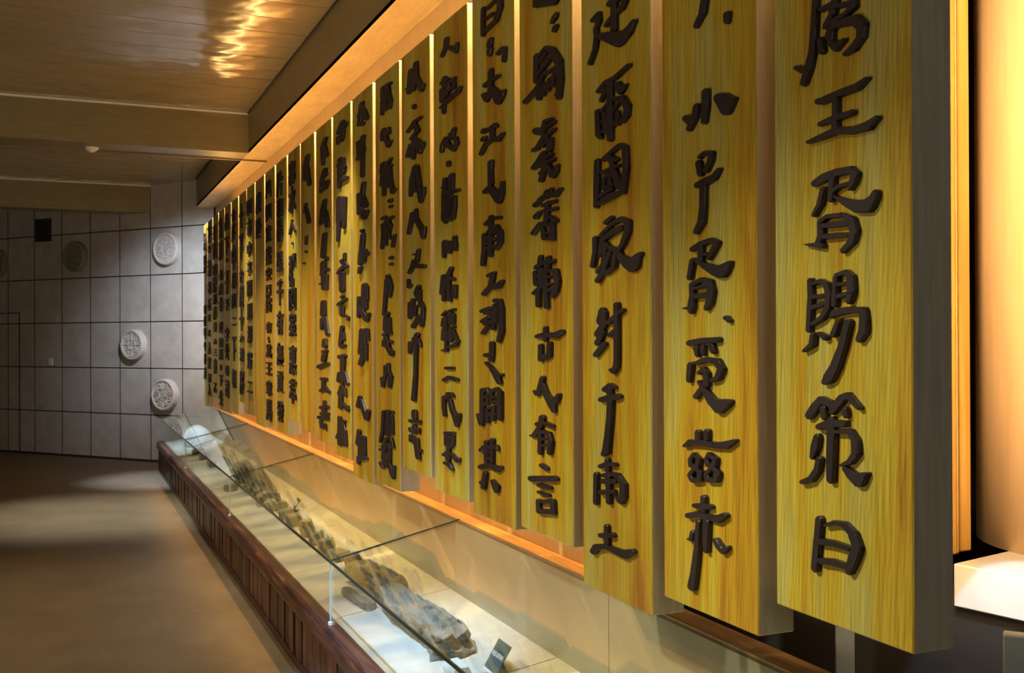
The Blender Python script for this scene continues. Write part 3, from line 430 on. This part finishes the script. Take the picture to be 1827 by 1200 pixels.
11: (15.63, 3.564, "-94,2763,33 -19,2724,41 -27,2615,25;-69,2714,29 -119,2654,33|-67,2569,39 -16,2531,39;19,2520,29 37,2447,25;-90,2537,33;-32,2495,41 -99,2456,33 -165,2488,22;-15,2452,29|-64,2378,33 -13,2317,43 40,2245,31;-80,2305,36 -138,2212,36|-61,2166,36 -8,2032,39;-109,2010,36;-24,1985,51 -6,1924,43;-141,1939,29|-114,1946,29 28,1920,29;-23,1923,39 -22,1825,29;-107,1901,29 -106,1821,22;57,1860,22|-21,1739,43 -13,1664,53;15,1632,33 33,1572,22;-70,1643,29 -128,1536,33|-51,1500,33 -50,1464,46;1,1427,22 -106,1434,22;-49,1414,39 -15,1371,39;107,1328,39 -132,1354,29|31,1252,29 -80,1256,29;-13,1238,29 -12,1196,29;57,1176,29 -63,1196,39 -155,1179,29|-45,1113,22 -26,1019,41;59,1067,29 -128,1085,29;42,1029,29 -127,1041,29;112,1001,33 -126,1012,29|60,981,25 43,941,18;-42,965,29 -59,941,22"),
12: (17.807, 3.804, "-50,2741,33 9,2689,49 70,2598,25;-29,2654,39 -104,2541,29|13,2424,22 54,2372,22;-6,2386,22 -81,2291,29|-3,2203,18 10,2154,18|11,2101,22|79,2027,20"),
}
FAR_TEXT = {
13: ["寡水人·群國案惠萃", [(2791,2622),(2614,2413),(2369,2268),(2212,2188),(2123,1886),(1873,1712),(1700,1527),(1462,1252),(1220,1042)]],
14: ["片和器·星千有無貢發", [(2787,2595),(2582,2433),(2425,2254),(2229,2207),(2173,2028),(1968,1763),(1725,1541),(1481,1306),(1263,1101),(1041,878)]],
15: ["風國宜案安民有、其王章馬", [(2783,2643),(2594,2464),(2428,2297),(2256,2108),(2085,1982),(1946,1720),(1648,1558),(1530,1476),(1467,1359),(1323,1223),(1178,1051),(1024,852)]],
16: ["廣陵", [(2756,2576),(2538,2368)]],
17: ["田市中立·國則湖齋二", [(2750,2620),(2586,2421),(2377,2242),(2212,2118),(2098,2073),(2033,1893),(1829,1684),(1634,1474),(1405,1245),(1135,1035)]],
18: ["十下古廣十六浦序", [(2771,2542),(2485,2245),(2157,2047),(2026,1813),(1797,1588),(1557,1484),(1432,1306),(1244,993)]],
19: ["金歷中周國二下朝", [(2782,2645),(2635,2455),(2428,2188),(2155,1997),(1953,1811),(1724,1647),(1538,1298),(1221,1035)]],
20: ["昌下、子下字公尋司", [(2781,2622),(2553,2366),(2337,2292),(2207,1973),(1922,1802),(1631,1483),(1472,1301),(1243,1141),(1095,912)]],
21: ["簡則奏尉命世加醒口下生", [(2798,2573),(2549,2348),(2248,2135),(2099,1981),(1957,1803),(1696,1578),(1530,1423),(1411,1293),(1245,1186),(1138,1019),(972,817)]],
22: ["華國國陽縣南書六三書乙", [(2770,2592),(2579,2395),(2333,2216),(2204,2025),(2013,1896),(1877,1729),(1704,1593),(1519,1458),(1408,1334),(1297,1136),(1037,926)]],
23: ["下子清名石江學人定郡入", [(2794,2615),(2577,2500),(2417,2232),(2174,2033),(1976,1841),(1802,1713),(1623,1507),(1482,1341),(1315,1174),(1122,1019),(1007,865)]],
24: ["陳廣後學書於甲午春月", [(2764,2672),(2659,2566),(2507,2381),(2375,2256),(1919,1813),(1786,1667),(1647,1521),(1481,1375),(1349,1216),(1183,1044)]],
}

BW, BT, BX, BTOP, BS = 0.421, 0.105, 1.5, 2.873, 0.88
def hull2(pts):
    pts = sorted(set(pts)); lo = []; hi = []
    cr = lambda o_, a, b_: (a[0] - o_[0]) * (b_[1] - o_[1]) - (a[1] - o_[1]) * (b_[0] - o_[0])
    for p in pts:
        while len(lo) > 1 and cr(lo[-2], lo[-1], p) <= 0: lo.pop()
        lo.append(p)
    for p in reversed(pts):
        while len(hi) > 1 and cr(hi[-2], hi[-1], p) <= 0: hi.pop()
        hi.append(p)
    return lo[:-1] + hi[:-1]
def carve(ch, a, b_, zc, yc=0.0):
    """raised character from brush strokes: (y mm, z mm, radius in tenths of a pixel)"""
    bm = bmesh.new(); lift = 0
    for st in ch.split(';'):
        P_ = [tuple(float(q) for q in p.split(',')) for p in st.split()]
        if len(P_) == 1: P_ = [P_[0], (P_[0][0] + 1, P_[0][1], P_[0][2])]
        for i, (p, q) in enumerate(zip(P_, P_[1:])):
            pts = []
            for e, (y, z, r_) in enumerate((p, q)):
                rnd = 1.0
                for k in range(8):
                    an = PI / 8 + k * PI / 4
                    j = 1 + 0.07 * noise.noise(Vector((y * .05 + k, z * .05, 3.1)))
                    pts.append((round((y + math.cos(an) * r_ / 10 * a * j) / 1000, 5), round((z + math.sin(an) * r_ / 10 * b_ * j) / 1000 - zc, 5)))
            h = hull2(pts)
            if len(h) < 3: continue
            fx = -0.0135 - 0.00012 * (lift % 18); lift += 1
            cy_ = sum(v[0] for v in h) / len(h); cz_ = sum(v[1] for v in h) / len(h)
            bk = [bm.verts.new((0.001, v[0], v[1])) for v in h]; mid_ = [bm.verts.new((fx + 0.0028, v[0], v[1])) for v in h]
            sh = []
            for v in h:
                d = Vector((v[0] - cy_, v[1] - cz_)); L_ = d.length; f = max(0.3, (L_ - 0.0028) / L_) if L_ > 0 else 1
                sh.append(bm.verts.new((fx, cy_ + d.x * f, cz_ + d.y * f)))
            n = len(h)
            for A_, B_ in ((bk, mid_), (mid_, sh)):
                for k in range(n): bm.faces.new((A_[k], A_[(k + 1) % n], B_[(k + 1) % n], B_[k]))
            bm.faces.new(sh)
    return mesh_of(bm, 'character', M['ink'])
gl_cache = {}
def glyph(c):
    if c not in gl_cache:
        cu = bpy.data.curves.new('glyph', 'FONT'); cu.body = c; cu.size = 1.0; cu.offset = 0.022; cu.resolution_u = 1
        ob = bpy.data.objects.new('glyph', cu); COL.objects.link(ob); bpy.context.view_layer.update()
        me = bpy.data.meshes.new_from_object(ob.evaluated_get(bpy.context.evaluated_depsgraph_get()))
        V_ = [v.co.copy() for v in me.vertices]; F_ = [tuple(p.vertices) for p in me.polygons]
        bpy.data.objects.remove(ob); bpy.data.curves.remove(cu); bpy.data.meshes.remove(me)
        gl_cache[c] = (V_, F_)
    return gl_cache[c]
def glyph_mesh(c, w_, h_, depth, m_=None, name='character'):
    V_, F_ = glyph(c)
    x0, x1 = min(v.x for v in V_), max(v.x for v in V_); y0, y1 = min(v.y for v in V_), max(v.y for v in V_)
    sx = w_ / max(x1 - x0, 0.15); sy = h_ / max(y1 - y0, 0.12)
    if c in '十下丁': pass
    if c in '·、口': sx = min(sx, sy * 1.3)
    bm = bmesh.new()
    vs = [bm.verts.new((0.001, -(v.x - (x0 + x1) / 2) * sx, (v.y - (y0 + y1) / 2) * sy)) for v in V_]
    for f in F_:
        try: bm.faces.new([vs[i] for i in f])
        except ValueError: pass
    bmesh.ops.remove_doubles(bm, verts=list(bm.verts), dist=1e-5)
    r_ = bmesh.ops.extrude_face_region(bm, geom=list(bm.faces))
    for v in [e for e in r_['geom'] if isinstance(e, bmesh.types.BMVert)]: v.co.x -= depth
    return mesh_of(bm, name, m_ or M['ink'])

ORD = ['', 'nearest the right edge', 'second from the right', 'third from the right', 'fourth from the right', 'fifth from the right', 'sixth from the right', 'seventh from the right',
       'eighth from the right', 'ninth from the right', 'tenth from the right', 'eleventh from the right', 'twelfth from the right', 'twelfth from the far end', 'eleventh from the far end', 'tenth from the far end',
       'ninth from the far end', 'eighth from the far end', 'seventh from the far end', 'sixth from the far end', 'fifth from the far end', 'fourth from the far end', 'third from the far end', 'second from the far end', 'at the far end']
READ = {1: '為王胥賜策曰', 2: '小子胥受茲赤', 3: '建爾國家封于南土', 4: '世為漢藩輔古人有言', 5: '曰大江之南五湖之間其', 6: '人輕心楊州保疆三代要', 7: '服不及以正嗚呼悉', 8: '爾心祗兢乃惠乃順風',
        9: '不桐好逸毋邇宵人維', 10: '方維則書云臣不作福', 11: '不作威靡有後羞王其', 12: '戒之'}
for i in range(24):
    n_ = i + 1; yc = BOARD_Y[i]; zb = BOTTOMS[i]; wd = BW if i < 23 else 0.30
    # the boards hang clear of the wall: sizes below were taken at BX and shrink by BS towards the aisle
    root = empty('inscribed_board', (BX * BS, yc * BS, 1.5 + (zb - 1.5) * BS)); root.scale = (BS, BS, BS)
    if n_ in READ: lb = 'yellow board %s, dark raised characters %s' % (ORD[n_], READ[n_][:4])
    elif n_ == 16: lb = 'yellow board ninth from the far end, only two characters at its top'
    else: lb = 'yellow board %s, a full column of dark characters' % ORD[n_]
    tag(root, lb, 'wooden board', 'yellow inscription boards hung in a row')
    bm = bmesh.new(); box(bm, 0, BT, -wd / 2, wd / 2, 0, BTOP - zb)
    me = mesh_of(bm, 'plank', M['board'], bevel=0.003); me.materials.append(M['side'])
    for p in me.polygons:
        if p.normal.x > -0.5: p.material_index = 1
    put('plank', me, root)
    if n_ in CARVED:
        a, b_, s = CARVED[n_]
        for ch in s.split('|'):
            zs = [float(p.split(',')[1]) for st in ch.split(';') for p in st.split()]
            zc = (max(zs) + min(zs)) / 2000
            put('character', carve(ch, a, b_, zc), root, (0, 0, zc - zb))
    else:
        s, zl = FAR_TEXT[n_]
        for c, (za, zb2) in zip(s, zl):
            za, zb2 = za / 1000, zb2 / 1000
            put('character', glyph_mesh(c, 0.235 if n_ < 24 else 0.15, za - zb2, 0.015), root, (0, 0.02, (za + zb2) / 2 - zb))

# warm light tubes lying on top of the boards, and the short ones on the ledge
for k in range(8):
    y0 = 1.42 + k * 1.24
    t = empty('light_tube', (1.385, y0 + 0.60, 1.5 + (BTOP - 1.5) * BS + 0.0005)); tag(t, 'warm light tube lying on top of the boards, %s from the far end' % ('eighth', 'seventh', 'sixth', 'fifth', 'fourth', 'third', 'second', 'first')[k], 'lamp', 'warm light tubes above the boards')
    bm = bmesh.new(); tube(bm, [(0, -0.56, 0.020), (0, 0.56, 0.020)], 0.010, 8); put('tube', mesh_of(bm, 'tube', M['led']), t)
    bm = bmesh.new(); box(bm, -0.016, 0.016, -0.60, 0.60, 0, 0.010); put('base', mesh_of(bm, 'base', M['plastic']), t)

# ------------------------------------------------------------------ display case
dc = empty('display_case', (0.967, 6.8, 0)); L0 = Vector((0.967, 6.8, 0))
tag(dc, 'long low glass display case on a dark red wooden plinth below the boards', 'display case')
YN, YF = 1.2, 12.55
def cp(name, x0, x1, y0, y1, z0, z1, m_, bevel=0.0):
    o = bx(name, x0, x1, y0, y1, z0, z1, m_, None, bevel); o.location = Vector(o.location) - L0; o.parent = dc; return o
cp('plinth', 0.985, 1.02, YN, YF, 0, 0.30, M['dark'])
cp('bottom_rail', 0.962, 0.99, YN, YF, 0, 0.035, M['case'])
cp('top_rail', 0.962, 0.99, YN, YF, 0.242, 0.262, M['cap'])
# upright planks of the plinth
pm = {}
y = YN; k = 0
while y < YF:
    wd = (0.052, 0.068, 0.058, 0.09)[k % 4]; k += 1
    if wd not in pm:
        bm = bmesh.new(); box(bm, 0, 0.018, 0.004, wd - 0.004, 0.03, 0.243); pm[wd] = mesh_of(bm, 'plank', M['case'], bevel=0.002)
    if y + wd > YF: break
    put('plank', pm[wd], dc, Vector((0.967 + random.uniform(-0.004, 0.006), y, 0)) - L0); y += wd
cp('end_panel', 0.962, 1.6, YF, YF + 0.03, 0, 0.33, M['case'])
# rounded cap
bm = bmesh.new(); prof = [(0.962, 0.25), (0.946, 0.262), (0.940, 0.285), (0.944, 0.325), (0.952, 0.338), (0.966, 0.342), (1.022, 0.333), (1.022, 0.30), (0.985, 0.25)]
ra, rb = [[bm.verts.new((x - L0.x, yy - L0.y, z)) for x, z in prof] for yy in (YN, YF + 0.04)]
for q in range(len(prof)): bm.faces.new((ra[q], ra[(q + 1) % len(prof)], rb[(q + 1) % len(prof)], rb[q]))
bm.faces.new(ra); bm.faces.new(rb[::-1]); put('cap_rail', mesh_of(bm, 'cap_rail', M['cap']), dc)
cp('end_cap', 0.95, 1.6, YF, YF + 0.05, 0.30, 0.342, M['cap'])
# sloping stone deck in slabs
K = (0.413 - 0.335) / (1.537 - 1.02)
js = [YN, 2.0, 4.30 - 0.02, 5.19, 6.09, 6.83, 7.6, 8.45, 9.34, 10.3, 11.2, YF]
js = [YN, 2.1, 3.2, 4.28, 5.19, 6.09, 6.83, 7.6, 8.45, 9.34, 10.3, 11.2, YF]
for a, b_ in zip(js, js[1:]):
    bm = bmesh.new(); vs = box(bm, 1.022 - L0.x, 1.537 - L0.x, a + 0.003 - L0.y, b_ - 0.003 - L0.y, -0.03, 0)
    for v in vs: v.co.z += 0.335 + K * (v.co.x + L0.x - 1.02)
    put('deck_slab', mesh_of(bm, 'deck_slab', M['slab'], bevel=0.0015), dc)
cp('deck_base', 1.02, 1.6, YN, YF, 0.0, 0.30, M['dark'])
# stone back panels under the ledge
bj = [YN, 2.834, 4.217, 5.178, 6.5, 7.9, 9.3, 10.9, YF]
for a, b_ in zip(bj, bj[1:]): cp('back_panel', 1.537, 1.56, a + 0.002, b_ - 0.002, 0.30, 0.716, M['back'], 0.001)
# glass
jy = [YN, 4.182, 7.038, 9.83, YF]; KL = (0.722 - 0.597) / (1.537 - 0.985)
for a, b_ in zip(jy, jy[1:]):
    cp('front_pane', 0.982, 0.988, a + 0.001, b_ - 0.001, 0.336, 0.594, M['glass'])
    bm = bmesh.new(); vs = box(bm, 0.982 - L0.x, 1.545 - L0.x, a + 0.001 - L0.y, b_ - 0.001 - L0.y, 0, 0.006)
    for v in vs: v.co.z += 0.596 + KL * (v.co.x + L0.x - 0.985)
    put('lid_pane', mesh_of(bm, 'lid_pane', M['glass']), dc)
    cp('edge_strip', 0.979, 0.984, a + 0.001, b_ - 0.001, 0.592, 0.604, M['edge'])
for yj in jy[1:-1]:
    cp('joint_strip', 0.981, 0.987, yj - 0.002, yj + 0.002, 0.338, 0.598, M['bright_edge'])
    bm = bmesh.new(); vs = box(bm, 0.982 - L0.x, 1.545 - L0.x, yj - 0.0018 - L0.y, yj + 0.0018 - L0.y, 0, 0.008)
    for v in vs: v.co.z += 0.596 + KL * (v.co.x + L0.x - 0.985)
    put('lid_seam', mesh_of(bm, 'lid_seam', M['edge']), dc)
    cp('glass_clip', 0.975, 0.993, yj - 0.008, yj + 0.008, 0.336, 0.352, M['plastic'], 0.001)
bm = bmesh.new(); vs = box(bm, 0.984 - L0.x, 1.54 - L0.x, YF - 0.006 - L0.y, YF - L0.y, 0.336, 0.596)
for v in vs:
    if v.co.z > 0.5: v.co.z += KL * (v.co.x + L0.x - 0.985)
put('end_pane', mesh_of(bm, 'end_pane', M['glass']), dc)
# wooden ledge behind the lid
le = empty('wooden_ledge', (1.585, 7.5, 0.717)); LL = Vector(le.location)
tag(le, 'orange wooden ledge running under the boards behind the glass lid', 'ledge')
for a, b_, mm in ((2.95, 5.4, 'ledge'), (5.4, 7.9, 'ledge'), (7.9, 10.4, 'ledge'), (10.4, 12.55, 'ledge'), (1.2, 2.95, 'rail')):  # near stretch takes darker rail wood: its lack of light is in the colour
    o = bx('ledge_board', 1.548, 1.629, a + 0.001, b_ - 0.001, 0.716, 0.724, M[mm], None, 0.001); o.location = Vector(o.location) - LL; o.parent = le
o = bx('front_bead', 1.535, 1.55, 1.2, 12.55, 0.712, 0.727, M['rail'], None, 0.003); o.location = Vector(o.location) - LL; o.parent = le

# ------------------------------------------------------------------ excavated pieces in the case
def deckz(x): return 0.335 + K * (x - 1.02)
def rough_block(bm, lx, ly, lz, amp, seed, sub=(6, 14, 5), taper=0.0, lump=0.0):
    """rough timber block: noise-broken box, base at z=0"""
    nx_, ny_, nz_ = sub; vs = {}
    def V(i, j, k):
        if (i, j, k) not in vs:
            u, v, w_ = i / nx_ * 2 - 1, j / ny_ * 2 - 1, k / nz_
            q = 1 - 0.16 * (abs(u) ** 4) * (abs(2 * w_ - 1) ** 4) - taper * (v + 1) / 2
            p = Vector((u * lx / 2 * q, v * ly / 2 * (1 - 0.10 * abs(u) ** 3), w_ * lz * (1 - taper * 0.6 * (v + 1) / 2)))
            d = noise.noise_vector(Vector((p.x * 9, p.y * 4, p.z * 11)) + Vector((seed * 7.3, 0, 0))) * amp + noise.noise_vector(Vector((p.x * 30, p.y * 22, p.z * 30)) + Vector((seed, 3, 0))) * amp * (0.35 + lump * (max(0, -v)) ** 2)
            p += d; 
            if k == 0: p.z = 0
            p.z = max(p.z, 0)
            vs[(i, j, k)] = bm.verts.new(p)
        return vs[(i, j, k)]
    for j in range(ny_):
        for i in range(nx_):
            bm.faces.new((V(i, j, 0), V(i, j + 1, 0), V(i + 1, j + 1, 0), V(i + 1, j, 0))); bm.faces.new((V(i, j, nz_), V(i + 1, j, nz_), V(i + 1, j + 1, nz_), V(i, j + 1, nz_)))
        for k in range(nz_):
            bm.faces.new((V(0, j, k), V(0, j, k + 1), V(0, j + 1, k + 1), V(0, j + 1, k))); bm.faces.new((V(nx_, j, k), V(nx_, j + 1, k), V(nx_, j + 1, k + 1), V(nx_, j, k + 1)))
    for i in range(nx_):
        for k in range(nz_):
            bm.faces.new((V(i, 0, k), V(i + 1, 0, k), V(i + 1, 0, k + 1), V(i, 0, k + 1))); bm.faces.new((V(i, ny_, k), V(i, ny_, k + 1), V(i + 1, ny_, k + 1), V(i + 1, ny_, k)))
def lay(name, me, x, y, label, cat, group=None, rz=0.0, lift=0.0):
    o = put(name, me, None, (x, y, deckz(x) + 0.0005 + lift)); o.rotation_euler = (0, -math.atan(K), rz)
    return tag(o, label, cat, group)
bm = bmesh.new(); rough_block(bm, 0.15, 0.46, 0.085, 0.02, 1.0, (7, 20, 5), 0.1)
lay('timber_block', mesh_of(bm, 'timber_block', M['timber']), 1.285, 4.60, 'cracked grey timber block behind the larger log in the glass case', 'timber', rz=0.10)
bm = bmesh.new(); rough_block(bm, 0.14, 0.80, 0.09, 0.016, 2.4, (8, 34, 6), 0.08, 2.5)
lay('timber_log', mesh_of(bm, 'timber_log', M['timber']), 1.265, 3.85, 'largest grey weathered log with a dark broken end in the case', 'timber', rz=0.02)
bm = bmesh.new(); rough_block(bm, 0.05, 0.34, 0.03, 0.018, 5.1, (3, 12, 2))  # solid piece added for the displaced timber image in the front glass
lay('refracted_timber', mesh_of(bm, 'refracted_timber', M['timber']), 1.165, 4.42, 'thin stand-in for the refracted timber seen between front glass and timber block', 'refraction stand-in', rz=0.10)
frs = [(1.285, 6.97, .14, .10, .045, 'flat grey slab beside the arched piece in the case'), (1.285, 6.62, .10, .12, .05, 'low grey stone just below the small label card'),
       (1.27, 6.34, .085, .13, .065, 'squarish grey stone, second below the small label card'), (1.28, 5.98, .085, .14, .085, 'tallest boxy grey stone in the row of small fragments'),
       (1.275, 5.72, .075, .11, .06, 'rough grey stone before the boxy one, nearer the camera'), (1.275, 5.48, .08, .13, .06, 'rounded grey stone third behind the lid seam'),
       (1.28, 5.25, .085, .13, .045, 'flat grey stone touching the lid seam'), (1.29, 4.98, .085, .15, .075, 'domed grey stone right behind the cracked timber block'),
       (1.15, 8.12, .07, .12, .045, 'small grey stone left of the wooden stump heap'), (1.21, 10.9, .10, .20, .05, 'dark flat stone below the white boulder'),
       (1.22, 10.35, .09, .22, .05, 'dark stone between the white boulder and the stump'), (1.20, 9.7, .07, .16, .05, 'small dark stone further along toward the stump')]
for k, (x, y, a, b_, c, lb) in enumerate(frs):
    bm = bmesh.new(); rough_block(bm, a, b_, c, 0.012, 10 + k * 1.7, (4, 4, 3))
    lay('stone_fragment', mesh_of(bm, 'stone_fragment', M['pebble']), x, y, lb, 'stone', 'small stone fragments in the case', rz=random.uniform(-.4, .4))
# arched piece with two feet
bm = bmesh.new()
for i in range(9):
    t = i / 8; a = PI * t
    z0, z1 = (max(0, math.sin(a) * 0.05), 0.07 + 0.02 * math.sin(a))
    if i < 8:
        t2 = (i + 1) / 8; a2 = PI * t2
        x0, x1 = -0.075 + 0.15 * t, -0.075 + 0.15 * t2
        v = box(bm, x0, x1, -0.05, 0.05, 0, 1)
        for q in v:
            e = a if abs(q.co.x - x0) < 1e-6 else a2
            q.co.z = (math.sin(e) * 0.05 if q.co.z < .5 else 0.065 + 0.025 * math.sin(e))
            if e in (0.0, PI) and q.co.z < 0.01: q.co.z = 0
bmesh.ops.remove_doubles(bm, verts=list(bm.verts), dist=1e-5)
lay('arched_bracket', mesh_of(bm, 'arched_bracket', M['pebble']), 1.27, 7.22, 'small grey arched piece standing on two feet in the case', 'fragment', rz=0.1)
# wooden stump heap: leaning splinters
st = empty('stump_heap', (1.31, 7.85, deckz(1.31))); tag(st, 'dark pointed heap of old timber splinters inside the glass case', 'timber heap')
for k in range(9):
    a = k / 9 * 2 * PI; bm = bmesh.new()
    tube(bm, [(math.cos(a) * 0.10, math.sin(a) * 0.26, 0.0), (math.cos(a) * 0.06, math.sin(a) * 0.15, 0.07), (math.cos(a) * 0.015, math.sin(a) * 0.04, 0.14 + random.uniform(0, .05))], 0.035, 6, [1, 0.8, 0.35])
    for v in bm.verts:
        v.co += noise.noise_vector(v.co * 22 + Vector((k, 0, 0))) * 0.012; v.co.z = max(v.co.z, -0.008 + 0.0)
    put('splinter', mesh_of(bm, 'splinter', M['timber']), st)
bm = bmesh.new(); rough_block(bm, 0.20, 0.55, 0.13, 0.03, 33, (6, 12, 5), 0.25)
lay('old_timber', mesh_of(bm, 'old_timber', M['timber']), 1.34, 8.62, 'old trunk piece lying behind the pointed splinter heap', 'timber')
# white boulder at the far end
bm = bmesh.new(); bmesh.ops.create_icosphere(bm, subdivisions=4, radius=1.0)
for v in bm.verts:
    v.co = Vector((v.co.x * 0.15, v.co.y * 0.42, max(v.co.z, -0.02) * 0.20)) + noise.noise_vector(v.co * 2.2) * 0.012
    v.co.z = max(v.co.z, 0)
lay('white_boulder', mesh_of(bm, 'white_boulder', M['pale'], smooth=True), 1.31, 11.75, 'large rounded white stone at the far end of the case', 'boulder')
bm = bmesh.new(); rough_block(bm, 0.06, 0.12, 0.035, 0.012, 51, (4, 4, 3))
lay('pale_fragment', mesh_of(bm, 'pale_fragment', M['pale']), 1.215, 3.30, 'pale blue-white stone fragment beside the nearest label card', 'stone')
bm = bmesh.new(); rough_block(bm, 0.08, 0.16, 0.04, 0.015, 57, (4, 6, 3))
lay('pale_fragment', mesh_of(bm, 'pale_fragment', M['pebble']), 1.245, 3.09, 'grey stone fragment at the bottom edge nearer than the label card', 'stone')
bm = bmesh.new(); rough_block(bm, 0.09, 0.2, 0.02, 0.006, 71, (4, 6, 3))
lay('pale_slab', mesh_of(bm, 'pale_slab', M['pale']), 1.475, 2.90, 'pale flat stone at the bottom edge near the back stone panels', 'stone')
# label cards
def label_card(x, y, w_, h_, rz, txt, label, tilt=-0.55):
    r_ = empty('label_card', (x, y, deckz(x)), rz); tag(r_, label, 'label', 'label cards in the glass case')
    mt_ = Matrix.Rotation(tilt, 4, 'X')
    bm = bmesh.new(); box(bm, -w_ / 2, w_ / 2, 0, 0.004, 0, h_, mt_); put('card', mesh_of(bm, 'card', M['card']), r_)
    bm = bmesh.new(); box(bm, -w_ / 2, w_ / 2, -0.001, 0.003, -0.002, 0.006, mt_); put('card_lip', mesh_of(bm, 'card_lip', M['white']), r_)
    bm = bmesh.new(); box(bm, -w_ / 14, w_ / 14, 0.052, 0.055, -0.012, h_ * 0.5, Matrix.Rotation(0.25, 4, 'X')); put('card_stand', mesh_of(bm, 'card_stand', M['card']), r_)
    n = len(txt); cw = w_ * 0.86 / n
    for q, c in enumerate(txt):
        me = glyph_mesh(c, cw * 0.92, cw * 1.5, 0.0008, M['white'], 'letter')
        for v in me.vertices:
            p = Vector((-v.co.y, v.co.x - 0.002, v.co.z)); p.x += (q - (n - 1) / 2) * cw; p.z += h_ * 0.56
            v.co = mt_ @ p
        put('letter', me, r_)
label_card(1.305, 3.25, 0.112, 0.11, -PI / 2 - 0.02, '金丝楠木题凑构件', 'near blue-grey label card with white writing beside the broken log')
label_card(1.335, 6.78, 0.10, 0.10, -PI / 2 - 0.02, '题凑', 'small far label card with white writing amid the row of stones')

# ------------------------------------------------------------------ right end: pillar, frame, sill
bm = bmesh.new(); bmesh.ops.create_cone(bm, cap_ends=True, segments=128, radius1=0.36, radius2=0.36, depth=2.14, matrix=Matrix.Translation((0, 0, 1.07)))
pl = put('gilded_pillar', mesh_of(bm, 'gilded_pillar', M['gold'], smooth=True), None, (2.60, 1.91, 0.9455)); tag(pl, 'large round gilded pillar at the right edge standing on the marble sill', 'pillar')
sl = empty('marble_sill', (2.0, 1.917, 0.84), -1.3540); tag(sl, 'cream marble sill block at the foot of the gilded pillar', 'sill')
bm = bmesh.new(); box(bm, 0.0, 1.6, 0.0, 1.15, 0.0, 0.105); put('slab', mesh_of(bm, 'slab', M['marble'], bevel=0.003), sl)
dwall = empty('dark_dado', (2.0, 1.917, 0.0), -1.3540); tag(dwall, 'dark brown low wall under the marble sill', 'low wall')
bm = bmesh.new(); box(bm, -0.95, 1.6, 0.02, 0.40, 0, 0.84); put('panel', mesh_of(bm, 'panel', M['dark']), dwall)
fr = empty('amber_frame', (2.0, 1.99, 0.945)); tag(fr, 'amber wooden window frame strip between the nearest board and the pillar', 'frame')
for k, (a, b_, d) in enumerate(((-0.06, 0.092, 0.0), (0.095, 0.101, 0.004), (0.104, 0.162, 0.02))):
    bm = bmesh.new(); box(bm, a, b_, d, d + 0.05, 0.0, ZS - 0.945); put('stile', mesh_of(bm, 'stile', M['frame'], bevel=0.004), fr)
for px, py, zt, hw, rz, lb in ((1.80, 2.075, 0.86, 0.023, -0.714, 'grey-green post under the nearest board in the dark gap'), (1.87, 1.575, 0.872, 0.06, -0.87, 'grey-green panel post at the bottom right corner')):
    bm = bmesh.new(); box(bm, -hw, hw, -0.02, 0.02, 0, zt); o = put('grey_post', mesh_of(bm, 'grey_post', M['post'], bevel=0.003), None, (px, py, 0), (0, 0, rz)); tag(o, lb, 'post')
